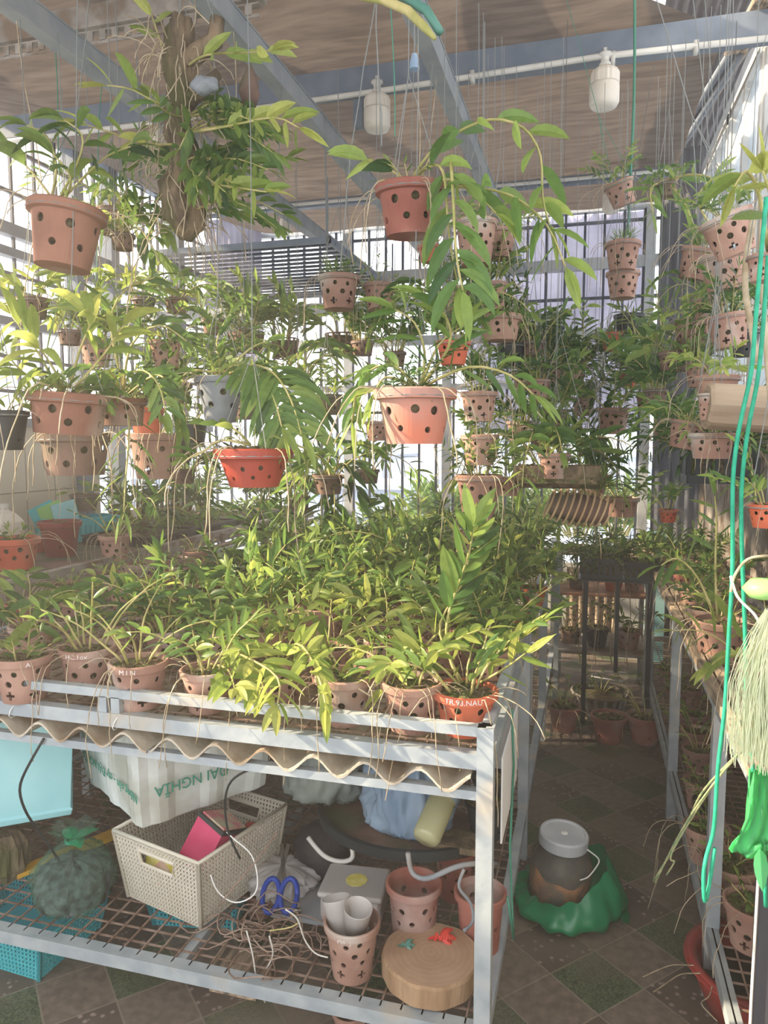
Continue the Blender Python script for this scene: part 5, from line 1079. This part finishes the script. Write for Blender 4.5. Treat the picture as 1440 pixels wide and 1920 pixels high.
MB().lathe([(.001, 0), (.07, 0), (.085, .05), (.08, .11), (.06, .14), (.001, .15)], 24, fn=lambda a, i, q, z: (q*(1+.1*math.sin(a*5+i)), z)).build('bag_body', 'black_cloth', bb_, smooth=True)
MB().tube(smooth([Vector(q_) for q_ in ((-.03, -.07, .15), (.02, -.10, .11), (.07, -.10, .095), (.11, -.09, .10), (.10, -.07, .13))]), .007, 8).build('strap', 'white_dirty', bb_, smooth=True)
bag('clear_film', Vector((-.84, 1.92, LZ)), .10, .07, 'clear_plastic', 'crumpled clear plastic film under the tangled wires', seed=18, neck=0, cat='plastic film')
tag(MB().bb(-.14, .14, -.10, .10, 0, .012).build('grey_board', 'grey_cement', loc=(-.68, 1.88, LZ+.001)), 'grey board lying on the lower shelf behind the wire tangle', 'board')
random.seed(31)
mb = MB()
for k in range(30):
    c = Vector((-.78+random.gauss(0, .07), 1.66+random.gauss(0, .05), LZ+.012+random.uniform(0, .05))); r_ = random.uniform(.04, .1); a0 = random.uniform(0, 6.28); tl = random.uniform(-.5, .5)
    mb.tube([c+Vector((r_*math.cos(a0+i*.35), r_*.8*math.sin(a0+i*.35), .012*math.sin(i+k)+tl*r_*.3*math.cos(a0+i*.35))) for i in range(random.randint(6, 15))], .002, 5)
tag(mb.build('wire_tangle', 'wire', smooth=True), 'tangle of thin brown wires heaped on the lower shelf, front centre', 'wires', kind='stuff')
for pts, mm, lab in (([(395, 1640), (405, 1672), (440, 1698), (480, 1680), (485, 1650), (475, 1600), (440, 1575), (425, 1560)], 'white', 'white wire looping out from the right side of the ivory basket'), ([(535, 1705), (560, 1720), (568, 1760), (590, 1790), (615, 1795)], 'white_dirty', 'pale wire running from under the scissors to the pink pot with cups'), ([(462, 1745), (475, 1790), (480, 1840), (497, 1880)], 'white_dirty', 'pale wire hanging down over the front of the lower shelf'), ([(410, 1700), (440, 1660), (485, 1610), (520, 1560)], 'wire', 'straight brown twig leaning across the right side of the ivory basket'), ([(505, 1755), (515, 1790), (500, 1815)], 'white_dirty', 'short pale wire end in the middle of the tangle'), ([(505, 1745), (545, 1740), (560, 1730)], 'cane', 'coppery wire arc below the scissors')):
    n = len(pts); tag(MB().tube(smooth([PY(u, v, 1.60-.04*(1-i/n)+(0.07 if 'basket' in lab else 0)) for i, (u, v) in enumerate(pts)]), .0019, 6).build('loose_wire', mm, smooth=True), lab, 'wire')
# floor things under front
potted(Vector((-.55, 1.66, 0)), .62, 'clay', None, 'pink pot on the floor directly under the pot with cups', 'empty clay pots under the table')
tag(MB().bb(-.07, .07, -.05, .05, 0, .07).build('wooden_block', 'old_wood', loc=(-.90, 1.75, 0)), 'worn wooden block on the floor under the front of the shelf', 'wood block')
# side of the table: white sheet, drums, cables
tag(MB().bb(-.172, -.168, 1.60, 1.95, .60, .80).build('white_sheet', 'sheet_white'), 'white sheet hanging on the aisle side of the table just behind the front leg', 'sheet')
for k, (y, r_) in enumerate(((3.0, .11), (3.45, .11))):
    d = empty('white_drum', Vector((-.34, y, 0)), label=['white plastic drum under the table edge, the nearer one beside the aisle', 'white plastic drum under the table edge, the farther one beside the aisle'][k], cat='drum', group='white drums under the main table')
    MB().lathe([(.001, .01), (r_*.95, .01), (r_, .03), (r_, .5), (r_*.9, .56), (r_*.45, .6), (r_*.45, .63), (.001, .63)], 32).build('drum_body', 'white', d, smooth=True); MB().lathe([(r_*.5, .62), (r_*.5, .66), (.001, .66)], 24).build('cap', 'lamp_white', d)
tag(MB().tube([(-.165, 1.75, .86), (-.163, 1.80, .7), (-.165, 1.76, .5), (-.163, 1.80, .36), (-.15, 1.74, .28), (-.165, 1.72, .40)], .0032, 6).build('draped_string', 'green_wire', smooth=True), 'thin green cord hanging down the aisle side of the table near the front leg', 'cord')
# ================================================================ AISLE FLOOR
jc = Vector((-.065, 2.36, .006))
jr = empty('glass_jar', jc, (R_(3), R_(4), 0), label='big glass jar of dark brown pickles with a white lid, standing in the aisle', cat='jar')
MB().lathe([(.001, .002), (.075, .002), (.095, .012), (.102, .04), (.104, .13), (.098, .165), (.08, .19), (.07, .205), (.07, .225), (.066, .225), (.066, .205), (.094, .16), (.099, .13), (.097, .04), (.075, .01), (.001, .008)], 48).build('jar_body', 'jar_glass', jr, smooth=True)
mat('pickles_dark', (30, 20, 14), (78, 54, 34), rough=.4, scale=30, bump=.4)
mat('pickles', (120, 70, 30), (196, 120, 44), rough=.5, scale=22, c3=(70, 60, 34), c3amt=.45, bump=.4, detail=6)
MB().lathe([(.001, .012), (.072, .013), (.094, .035), (.0972, .125), (.001, .125)], 40, fn=lambda a, i, q, z: (q, z+(.014*math.sin(a*2+1)+.006*math.sin(a*7) if i == 3 else 0))).build('orange_contents', 'pickles', jr, smooth=True)
MB().lathe([(.001, .105), (.0955, .105), (.0965, .13), (.092, .155), (.075, .178), (.001, .182)], 40).build('dark_contents', 'pickles_dark', jr, smooth=True)
MB().lathe([(.074, .205), (.078, .207), (.078, .24), (.074, .246), (.066, .246), (.064, .242), (.001, .242)], 48).build('lid', 'zinc_pale', jr, smooth=False)
MB().lathe([(.012, .2425), (.010, .246), (.001, .246)], 16).build('lid_knob', 'white', jr, smooth=True)
MB().tube(smooth([Vector(q_) for q_ in ((.072, -.02, .215), (.11, -.03, .20), (.115, -.04, .19), (.085, -.075, .155), (.06, -.09, .15))], 4, 2), .0022, 6).build('wire_handle', 'white', jr, smooth=True)
gb = empty('green_plastic_bag', jc+Vector((.015, -.01, -.004)), label='green plastic bag opened around the base of the glass jar', cat='plastic bag')
def gf(a, i, q, z):
    up = z/.13; k = 1+.05*math.sin(a*3+.6)+.03*math.sin(a*8+i*.6)+.018*math.sin(a*19-i)
    hgt = .72+.42*math.cos(a-.25)*up+.10*math.sin(a*2+.5)*up
    return (q*k*(1+.16*max(0, math.cos(a+.4))), max(.002, z*hgt+.006*math.sin(a*13+i)))
MB().lathe([(.001, .002), (.08, .002), (.135, .006), (.165, .03), (.168, .06), (.150, .10), (.128, .13), (.118, .142)], 90, fn=gf).build('bag_film', 'bag_green', gb, smooth=True)
mb = MB(); hv_ = []
for i in range(9):
    t = i/8; hv_ += [(.15+.055*t, -.045-.02*t+.012*math.sin(i), .055*(1-t)**1.4+.006), (.15+.06*t, .0-.01*t, .075*(1-t)**1.2+.006+.004*math.sin(i*2)), (.15+.05*t, .045, .05*(1-t)+.004)]
mb.add(hv_, [(3*i+j, 3*i+j+1, 3*i+j+4, 3*i+j+3) for i in range(8) for j in range(2)]); mb.build('bag_handle', 'bag_green', gb, smooth=True)
# far end of the aisle ------------------------------------------
FP = 'pots on the floor at the far end of the aisle'
stand(1058, 1322, 0, 62, 'plain', 'bare', 'reddish pot on the floor at the far end of the aisle, leftmost', FP)
stand(1142, 1340, 0, 68, 'plain', None, 'wide reddish pot on the floor at the far end of the aisle, in the middle', FP)
stand(1210, 1340, 0, 70, 'plain', 'bare', 'large red brown pot on the floor at the aisle end, beside the right bench', FP)
slat_basket('slatted_basket', Vector((.09, 4.15, 0)), .15, .13, 18, 'pale slatted basket with straw on the floor behind the reddish pots', 'galv_old', 'bare', ps=1)
sh = empty('far_wire_shelf', Vector((-.16, 4.35, 0)), label='grey metal rack closing the far end of the aisle, with a shelf at knee height', cat='rack')
mb = MB()
for x in (0, .50):
    for y in (0, .5): MB().bb(x-.014, x+.014, y-.014, y+.014, 0, .86).build('rack_leg', 'galv', sh)
MB().bb(0, .5, 0, .5, .275, .29).build('shelf_board', 'galv_old', sh); MB().bb(0, .5, .1, .5, .60, .612).build('shelf_board', 'rusty', sh)
mb = MB()
for k in range(6): mb.bb(0, .5, .1+.07*k, .14+.07*k, .84, .855)
mb.build('shelf_slats', 'old_wood', sh)
for k, (x, y, s_, kd, pk, lb_) in enumerate([(-.08, 4.55, .9, 'brown', 'bare', 'brown pot with a loop of wire on the knee high far shelf, left'), (.07, 4.5, .95, 'black', 'bare', 'black pot on the knee high far shelf, in the middle'), (.25, 4.52, 1.0, 'red', 'airy', 'reddish pot on the knee high far shelf, right side')]):
    potted(Vector((x, y, .292)), s_, kd, pk, lb_, 'pots on the knee high far shelf')
potted(Vector((-.05, 4.62, .614)), .8, 'brown', 'bare', 'dark pot on the upper far shelf, left of the black planter stand', 'pots on the upper far shelf'); potted(Vector((.16, 4.6, .614)), .85, 'orange', 'sprout', 'orange pot on the upper far shelf beneath the black planter', 'pots on the upper far shelf'); potted(Vector((.27, 4.62, .614)), .75, 'clay', 'airy', 'pink pot on the upper far shelf beside the right bench leg', 'pots on the upper far shelf')
ps_ = empty('planter_stand', Vector((.16, 3.98, 0)), label='thin black metal stand carrying the black planter at the aisle end', cat='stand')
for x in (-.16, .16): MB().bb(x-.012, x+.012, -.012, .012, .0, .79).build('stand_leg', 'black_plastic', ps_)
MB().bb(-.01, .01, -.012, .012, .3, .79).build('stand_post', 'black_plastic', ps_); MB().bb(-.20, .20, -.08, .10, .79, .80).build('stand_top', 'black_plastic', ps_)
crate('black_planter', Vector((.075, 3.99, .801)), (.2, .16, .10), 'black slotted planter full of plants at the aisle end, left of its twin', plant='fine', group='black planters at the aisle end', cat='planter')
crate('black_planter', Vector((.28, 3.99, .801)), (.17, .16, .09), 'black slotted planter at the aisle end, right one touching the right bench', plant='airy', group='black planters at the aisle end', cat='planter')
tag(MB().tube([PY(1108, 1265, 4.2), PY(1140, 1258, 4.2), PY(1175, 1262, 4.18), PY(1180, 1272, 4.15), PY(1165, 1278, 4.12), PY(1108, 1268, 4.12)], .004, 6).build('wire_loop', 'white', smooth=True), 'pale loop of wire hanging in front of the knee high far shelf', 'wire')
for k in range(5):
    x = -.02+.08*k; tag(MB().tube([(x, 4.0+.02*k, .79), (x+.01, 4.02, .6), (x-.01, 4.0, .42), (x, 4.0, .33)], .0025, 5).build('dangling_root', 'root', smooth=True), 'dry root hanging in front of the rack at the aisle end', 'root', 'dry roots at the aisle end')
tag(corr_sheet(-.14, .36, 5.6, 5.6, .0, .58, .01, .06).build('bamboo_screen', 'old_wood'), 'brown slatted screen low behind the rack at the aisle end', 'screen')
tag(MB().bb(.2, .44, 5.3, 5.32, .0, .84).build('backing_board', 'sheet_white'), 'white panel behind the rack at the aisle end', 'panel')
tag(MB().bb(.40, .52, 5.28, 5.30, .0, .9).build('mint_panel', 'cyan_box'), 'mint green panel between the rack and the right bench', 'panel')
# outdoor shrubs beyond the back wall gap
for k, (x, y) in enumerate([(-.1, 6.5), (.25, 6.6), (-.6, 6.55), (-1.3, 6.6)]):
    e = empty('outdoor_shrub', (x, y, .7), label=['bright sunlit shrub outside the back wall, left of the black planters', 'bright sunlit shrub outside the back wall, behind the black planters', 'bright sunlit shrub outside, behind the right end of the main table', 'bright sunlit shrub outside, behind the middle of the main table'][k], cat='shrub', group='shrubs beyond the back wall')
    for j in range(3):
        c_, l_, _ = PL['bushy'][(k+j) % 5]; link('stems', c_, e, rot=(0, 0, j), scl=2.0); link('foliage', l_, e, rot=(0, 0, j), scl=2.0)
# ================================================================ RIGHT BENCH POTS
RB = 'pots on the right bench'
def RBp(u, v, w_, kd, pk, lab, z=TZ, grp=RB, **k): return stand(u, v, z, w_, kd, pk, lab, grp, **k)
rp = RBp(1352, 1162, 98, 'clay', 'bare', 'large pink pot on the right bench with upright pale canes, behind the green ropes', ps=.7)
hero(rp, [[(1345, 1160, 2.15), (1340, 1060, 2.15), (1345, 980, 2.15), (1340, 930, 2.15)], [(1340, 1155, 2.15), (1310, 1080, 2.15), (1270, 1040, 2.13), (1240, 1060, 2.1)]], .10, .026, 24, .2, .45, 'leaf', seed=71)
RBp(1322, 1140, 66, 'clay', 'bushy', 'pink pot on the right bench half hidden behind the large one', ps=.6)
RBp(1300, 1095, 60, 'clay', 'bushy', 'third pot up the right bench, leaves spilling over the wooden rail', ps=.6)
RBp(1285, 1060, 52, 'red', 'dark', 'reddish pot midway along the right bench', ps=.7)
RBp(1262, 1035, 44, 'orange', 'bushy', 'orange pot near the far end of the right bench', ps=.7)
RBp(1330, 1050, 60, 'clay', 'bushy', 'pot against the metal cladding on the right bench, under fine leaves', ps=.7)
RBp(1375, 1080, 66, 'clay', 'airy', 'pot at the back of the right bench between the two green ropes', ps=.7)
RBp(1425, 1240, 100, 'clay', 'yellow', 'pink pot at the right edge of the photo, leaning on the bench rail', ps=.8)
LSg = 'pots on the lower shelf of the right bench'
for k, (u, v, w_, kd, pk, lab) in enumerate([(1249, 1255, 30, 'clay', 'sprout', 'farthest small pink pot on the right lower shelf'), (1262, 1278, 32, 'clay', 'sprout', 'second farthest pink pot on the right lower shelf'), (1268, 1296, 34, 'clay', 'sprout', 'pink pot with a spray of leaves, far part of the right lower shelf'), (1296, 1290, 40, 'clay', 'sprout', 'pot at the wall side of the right lower shelf, behind the far leg'), (1300, 1336, 54, 'clay', 'sprout', 'pink pot right of the far bench leg on the lower shelf'), (1306, 1368, 56, 'clay', 'sprout', 'pink pot with a hairy sprout below the one beside the far bench leg'), (1312, 1402, 62, 'clay', 'bare', 'pink pot with bare twigs, middle of the right lower shelf'), (1316, 1462, 66, 'clay', 'sprout', 'pink pot behind the dangling green cord ends'), (1330, 1500, 60, 'black', 'sprout', 'black pot between two pink ones on the right lower shelf'), (1325, 1548, 84, 'clay', 'sprout', 'pink pot with grey succulent sprouts left of the near bench leg'), (1372, 1612, 110, 'clay', 'sprout', 'wide pink pot on the lower shelf, crossed by the near bench leg'), (1415, 1690, 110, 'clay', 'sprout', 'pink pot with grassy sprouts right of the near bench leg'), (1425, 1580, 70, 'clay', 'sprout', 'pink pot behind the green net bag on the lower shelf')]):
    stand(u, v, .2, w_, kd, pk, lab, LSg, ps=.75, roots=k > 8)
potted(Vector((.455, 1.78, .2)), .42, 'orange', None, 'tiny orange pot upside at the near end of the right lower shelf', LSg)
potted(Vector((.52, 1.86, .2)), .45, 'clay', None, 'tiny empty pink pot at the near end of the right lower shelf', LSg)
tag(MB().lathe([(.001, 0), (.04, 0), (.042, .01), (.042, .07), (.03, .085), (.001, .085)], 24).build('dark_glass_jar', 'dark_water', loc=(.48, 1.92, .2), smooth=True), 'small dark glass jar on the near end of the right lower shelf', 'jar')
# red basin
rbz = empty('red_basin', Vector((.47, 2.02, 0)), label='red plastic basin of dark water on the floor under the right bench', cat='basin')
MB().lathe([(.001, 0), (.13, 0), (.17, .10), (.175, .13), (.19, .135), (.192, .128), (.178, .122), (.188, .14), (.165, .14), (.16, .12), (.12, .012), (.001, .01)], 48).build('basin_body', 'red_basin', rbz, smooth=True)
MB().lathe([(.001, .08), (.148, .08)], 40).build('water', 'dark_water', rbz)
rts = MB()
for pts in ([(1300, 1810), (1260, 1808), (1230, 1820), (1205, 1832)], [(1312, 1825), (1275, 1825), (1240, 1850), (1225, 1860)], [(1335, 1850), (1330, 1870), (1310, 1880), (1345, 1915)]): rts.tube(smooth([PZ(u, v, .15 if i == 0 else .08) for i, (u, v) in enumerate(pts)], 4, 2), .0016, 5)
tag(rts.build('dry_root', 'root', smooth=True), 'thin pale dry roots trailing over the rim of the red basin', 'root')
# ropes and net --------------------------------------------------
def rope(pts, r, m, lab, nm='green_rope', cat='rope', group=None):
    f = [PY(*p) for p in pts]; g = []
    for i in range(len(f)-1):
        for q in range(4): g.append(f[i].lerp(f[i+1], q/4))
    g.append(f[-1])
    for _ in range(3): g = [g[0]]+[(g[i-1]+g[i]*2+g[i+1])/4 for i in range(1, len(g)-1)]+[g[-1]]
    tag(MB().tube(g, r, 8).build(nm, m, smooth=True), lab, cat, group)
rope([(1437, 370, 1.35), (1425, 500, 1.35), (1415, 620, 1.35), (1410, 700, 1.35), (1385, 800, 1.35), (1372, 900, 1.35), (1375, 1060, 1.35), (1366, 1200, 1.35), (1360, 1330, 1.35), (1345, 1440, 1.35), (1340, 1560, 1.35), (1325, 1600, 1.35), (1318, 1640, 1.34), (1321, 1702, 1.34), (1330, 1660, 1.35), (1340, 1590, 1.35)], .0036, 'rope', 'left green rope at the right edge, ending in a loop by the basin')
rope([(1440, 480, 1.38), (1425, 700, 1.38), (1402, 800, 1.38), (1388, 920, 1.38), (1392, 1060, 1.38), (1398, 1200, 1.38), (1398, 1290, 1.38), (1410, 1440, 1.38), (1432, 1570, 1.38), (1436, 1700, 1.38)], .0036, 'rope', 'right green rope running behind the fibre bundle at the right edge')
rope([(1415, 400, 1.6), (1400, 470, 1.6), (1395, 540, 1.6), (1410, 620, 1.6), (1420, 680, 1.6)], .006, 'root', 'thick pale root hanging beside the green ropes in front of the right pots', 'aerial_root', 'root')
rope([(1432, 380, 1.6), (1425, 480, 1.6), (1432, 560, 1.6), (1438, 680, 1.6), (1445, 760, 1.6)], .005, 'root', 'second pale root right beside the frame edge, upper right', 'aerial_root', 'root')
rope([(1440, 1360, 1.3), (1405, 1395, 1.4), (1362, 1438, 1.5), (1300, 1520, 1.7), (1270, 1570, 1.8), (1228, 1655, 1.9)], .0022, 'rope_old', 'faded green cord bundle stretching diagonally over the aisle to the right, lower strand', 'faded_cord', 'cord', 'faded cords over the aisle')
rope([(1440, 1355, 1.3), (1402, 1398, 1.4), (1360, 1436, 1.5), (1310, 1490, 1.7), (1283, 1560, 1.8), (1225, 1652, 1.9)], .0022, 'rope_old', 'faded green cord bundle stretching diagonally over the aisle to the right, upper strand', 'faded_cord', 'cord', 'faded cords over the aisle')
rope([(1362, 1438, 1.5), (1318, 1500, 1.7), (1262, 1590, 1.8), (1255, 1615, 1.82), (1268, 1612, 1.82), (1250, 1640, 1.86)], .0020, 'rope_old', 'faded green cord with a knotted curl, dangling over the aisle', 'faded_cord', 'cord', 'faded cords over the aisle')
rope([(1190, 0, 3.0), (1190, 120, 3.0), (1188, 215, 3.0), (1182, 330, 3.0), (1177, 440, 3.0)], .005, 'green_wire', 'long green string running from the roof down to the column of pots over the aisle', 'green_string', 'string')
rope([(1370, 1110, 1.25), (1375, 1080, 1.25), (1400, 1045, 1.25), (1440, 1042, 1.25)], .0022, 'root', 'pale wire arc above the lime green float at the right edge', 'wire_arc', 'wire')
rope([(1370, 1080, 1.25), (1380, 1120, 1.25), (1415, 1150, 1.25), (1425, 1170, 1.25)], .0022, 'white', 'pale wire arc running from the ropes to the fibre bundle', 'wire_arc', 'wire')
fl = tag(MB().lathe([(.001, -.016), (.02, -.014), (.032, 0), (.02, .014), (.001, .016)], 28).build('lime_float', 'lime_plastic', loc=PY(1432, 1104, 1.25), smooth=True), 'lime green oval float at the right edge above the fibre bundle', 'float')
fb_ = empty('fibre_bundle', PY(1462, 1180, 1.22), label='pale translucent bundle of plastic fibres hanging at the right edge', cat='fibre bundle'); mb = MB(); rnd = random.Random(4)
for k in range(700):
    a = rnd.uniform(0, 6.28); r0 = rnd.uniform(0, .05); q = []
    for j in range(7):
        t = j/6; rr = r0*(.25+1.0*math.sin(min(1, t*1.6)*1.57)); q.append((rr*math.cos(a)+.01*math.sin(t*3+k), rr*math.sin(a), .03-.24*t))
    mb.tube(q, .0006, 3)
mb.build('fibres', 'fibre', fb_)
gn = empty('green_net_bag', PY(1440, 1440, 1.28), label='bright green folded plastic bag glowing in the sun at the right edge', cat='plastic bag'); mb = MB(); vs = []; rnd = random.Random(5); nx, nz = 10, 16
out = [(1404, 1440), (1402, 1470), (1400, 1500), (1398, 1530), (1385, 1560), (1372, 1575), (1366, 1590), (1372, 1602), (1390, 1602), (1410, 1590), (1425, 1585), (1432, 1600)]
pts3 = []
for j, (u, v) in enumerate(out):
    for i in range(nx):
        uu = u+(1452-u)*i/(nx-1); pts3.append(PY(uu, v+ (8*math.sin(i*1.3+j*.5)), 1.28+.012*math.sin(i*1.7+j*.9)+.02*i/nx)-gn.location)
mb.add(pts3, [(j*nx+i, j*nx+i+1, (j+1)*nx+i+1, (j+1)*nx+i) for j in range(len(out)-1) for i in range(nx-1)]); o_ = mb.build('bag_film', 'green_net', gn, smooth=True); s_ = o_.modifiers.new('s', 'SOLIDIFY'); s_.thickness = .001
mb = MB(); leaf(mb, PY(1425, 1590, 1.27)-gn.location, (.1, 0, -1), (1, 0, 0), .075, .022, .1); mb.build('bag_tail', 'green_net', gn)
ub = empty('dark_upright_board', Vector((.372, 1.66, 0)), label='dark grey upright board at the lower right edge with a white cord along it', cat='board')
MB().bb(0, .10, 0, .03, 0, .60).build('board_body', 'tarp_dark', ub); MB().tube([(-.003, -.004, .0), (-.004, -.004, .3), (-.002, -.004, .6)], .003, 6).build('white_cord', 'white', ub)
# cactus tip hanging into view at the top
cc = empty('trailing_cactus', PY(700, -40, 1.5), label='striped cactus like stems curving into view at the top edge above the middle', cat='cactus')
for k, pts in enumerate(([(660, -10, 1.5), (720, 0, 1.48), (765, 20, 1.45), (795, 50, 1.42), (815, 72, 1.4)], [(720, -20, 1.5), (760, -5, 1.47), (800, 20, 1.44), (825, 60, 1.42)])):
    MB().tube([PY(*p)-cc.location for p in pts], [.008, .009, .009, .008, .004][:len(pts)], 8).build('cactus_stem', 'cane' if k == 0 else 'ribbon_teal', cc, smooth=True)
bc = empty('blue_clip', PY(777, 115, 1.75), label='small blue plastic clip tied on the wires above the reddish hanging pot', cat='clip')
MB().lathe([(.001, -.02), (.012, -.018), (.010, 0), (.006, .016), (.001, .018)], 10).build('clip_body', 'blue_plastic' if False else 'bag_blue', bc); MB().tube([(0, 0, .01), (0, 0, 2.79-bc.location.z if bc.location.z < 2.78 else .03)], .002, 4).build('clip_cord', 'hang_wire', bc)
tag(MB().bb(-.015, .015, -.001, .001, -.06, .0).build('plant_tag', 'white', loc=PY(1128, 665, 3.2)), 'white plastic plant tag dangling over the aisle between dark leaves', 'tag')
# ================================================================ LEFT BENCH THINGS
LB = .931
def LBp(u, v, w_, kd, pk, lab, **k): return stand(u, v, LB, w_, kd, pk, lab, 'pots on the left bench', **k)
LBp(28, 1008, 88, 'orange', 'sprout', 'orange red pot on the left bench in front of the white jug', ps=1)
bu = stand(112, 985, LB, 78, 'plain', None, 'tall dark red bucket on the left bench in front of the turquoise crate', 'pots on the left bench'); bu.scale.z *= 1.15
for ch in bu.children:
    if ch.name.startswith('pot') and 'medium' not in ch.name:
        me = ch.data.copy(); me.materials.clear(); me.materials.append(MT['burgundy']); ch.data = me
LBp(75, 1010, 50, 'bowl', None, 'brick red pot squeezed between the orange pot and the dark red bucket')
LBp(215, 1003, 60, 'clay', 'bare', 'pink clay pot on the left bench at the right end of the turquoise crate')
jq = PX(10, 1010, -2.95); jg = empty('white_jug', Vector((jq.x, jq.y, LB)), label='large translucent white jug at the left edge on the left bench', cat='jug')
o_ = MB().lathe([(.001, 0), (.095, 0), (.1, .01), (.1, .16), (.055, .205), (.028, .21), (.028, .23)], 4).build('jug_body', 'lamp_white', jg); o_.rotation_euler = (0, 0, R_(30)); b_ = o_.modifiers.new('b', 'BEVEL'); b_.width = .012; b_.segments = 3
MB().lathe([(.03, .228), (.03, .25), (.001, .25)], 20).build('jug_cap', 'white_dirty', jg)
cr_ = PX(150, 1000, -2.88); cr_ = Vector((cr_.x, cr_.y, LB))
crate('turquoise_crate', cr_, (.40, .24, .13), 'turquoise plastic crate standing on the left bench against the tiled parapet', m='cyan_plastic', slots=14, rz=R_(60))
for k, (dx, dy, rx, mm, lb_) in enumerate([(-.03, -.05, 12, 'cyan_box', 'pale blue sheet leaning upright in the turquoise crate'), (-.07, -.09, 20, 'lime_plastic', 'green sheet leaning in the turquoise crate, left of the pale blue one'), (-.09, -.12, 24, 'cyan_plastic', 'turquoise tray leaning leftmost in the turquoise crate')]):
    s_ = tag(MB().bb(-.07, .07, -.005, .005, 0, .17).build('leaning_sheet', mm, loc=cr_+Vector((dx, dy, .06))), lb_, 'sheet'); s_.rotation_euler = (0, R_(-rx), R_(60))
hang(158, 926, cr_.y+.1, 52, 'brown', None, 'brown pot hanging over the turquoise crate in front of the tiles', 'pots on the left bench')
for k, (x, y, lb_) in enumerate([(-2.5, 3.75, 'black seedling tray with small green sprouts, nearest on the left bench'), (-2.5, 4.28, 'black seedling tray with small green sprouts, second along the left bench'), (-2.5, 4.81, 'black seedling tray with small green sprouts, third along the left bench'), (-2.5, 5.34, 'black seedling tray at the far end of the left bench')]):
    e = crate('seedling_tray', Vector((x, y, LB)), (.42, .5, .05), lb_, slots=12, group='seedling trays on the left bench', cat='seedling tray')
    MB().bb(-.2, .2, -.24, .24, .006, .045).build('soil', 'moss', e)
    for j in range(6):
        c_, l_, _ = PL['sprout'][j % 3]; link('sprouts', l_, e, loc=(-.12+.12*(j % 3), -.12+.24*(j//3), .045), rot=(0, 0, j*1.3), scl=1.1)
crate('dark_crate', Vector((-2.98, 4.75, LB)), (.24, .3, .22), 'dark crate at the back of the left bench beyond the tiled parapet', slots=5)
for k, (x, y, pk) in enumerate([(-2.5, 3.7, 'dark'), (-2.55, 4.3, 'dark'), (-2.75, 4.9, 'bushy'), (-2.45, 5.3, 'dark'), (-2.9, 4.1, 'airy')]):
    potted(Vector((x, y, LB+.05)), .85, 'brown', pk, ['dark leafed plant rising from the nearest seedling tray', 'dark leafed plant rising from the second seedling tray', 'bushy plant beside the dark crate on the left bench', 'dark leafed plant at the far end of the left bench', 'thin plant at the back of the left bench near the parapet end'][k], 'leafy plants among the seedling trays', ps=1.4)
# second tall plant mass standing in the middle distance
e_ = hang(615, 890, 2.9, 60, 'brown', 'droop', 'dark leafy plant trailing down in the middle distance, right of the brick red bowl', ps=1.4)
hero(e_, [[(615, 870, 2.9), (630, 820, 2.85), (650, 800, 2.85)], [(615, 880, 2.9), (600, 930, 2.85), (605, 1000, 2.85)], [(620, 880, 2.9), (650, 860, 2.85), (670, 920, 2.85)], [(615, 880, 2.9), (630, 930, 2.85), (625, 980, 2.85)]], .16, .04, 26, .1, .35, 'leaf_dark', seed=81)
M_ = 'small hanging plants in the middle distance'
for k, (u, v, y, pk, lb_) in enumerate([(560, 700, 3.2, 'droop', 'hanging plant before the bright back wall, left of the trailing plume'), (680, 640, 3.4, 'bushy', 'hanging plant before the bright back wall, left above the stained orange pot'), (460, 760, 3.0, 'bushy', 'hanging plant between the striped grey pot and the brick red bowl'), (420, 680, 3.3, 'fine', 'hanging plant behind the striped grey pot'), (740, 660, 3.0, 'bushy', 'hanging plant directly behind the top of the stained orange pot'), (400, 600, 3.0, 'airy', 'hanging plant under the wire rack beside the stump bottom'), (345, 880, 3.2, 'dark', 'hanging plant low in front of the dark crate'), (560, 930, 3.4, 'dark', 'hanging plant low behind the brick red bowl'), (690, 880, 3.3, 'airy', 'thin hanging plant below the stained orange pot'), (1075, 700, 3.3, 'fine', 'hanging plant in front of the netting, left of the aisle string'), (1222, 650, 3.0, 'airy', 'hanging plant right of the aisle string near the corner post'), (1215, 740, 2.9, 'bushy', 'hanging plant left of the right wall cluster'), (1230, 730, 2.6, 'dark', 'hanging plant low on the left of the right wall cluster'), (270, 560, 2.3, 'yellow', 'hanging plant with yellowish leaves under the shiny drooping leaves at left'), (130, 620, 2.1, 'yellow', 'hanging plant with yellowish leaves above the wide clay pot'), (330, 560, 2.5, 'droop', 'hanging plant directly below the tree stump'), (830, 590, 2.4, 'droop', 'hanging plant with drooping canes left of the centre column'), (1000, 640, 2.9, 'airy', 'hanging plant right of the second level of the centre column')]):
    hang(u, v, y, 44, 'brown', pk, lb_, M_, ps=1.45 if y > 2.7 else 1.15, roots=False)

# ================================================================ HAZE in the sunlit room
hz = MB().bb(-3.6, 1.3, -1.2, 6.3, -.02, 4.2)
hm = bpy.data.materials.new('sunlit_haze'); hm.use_nodes = True; hn = hm.node_tree; hn.nodes.clear()
ho = hn.nodes.new('ShaderNodeOutputMaterial'); hv = hn.nodes.new('ShaderNodeVolumeScatter'); hv.inputs['Density'].default_value = .026; hv.inputs['Anisotropy'].default_value = .45
hv.inputs['Color'].default_value = (1, .94, .87, 1); hn.links.new(hv.outputs[0], ho.inputs['Volume'])
tag(hz.build('haze', hm), 'warm sunlit haze filling the plant room', 'haze', kind='stuff')
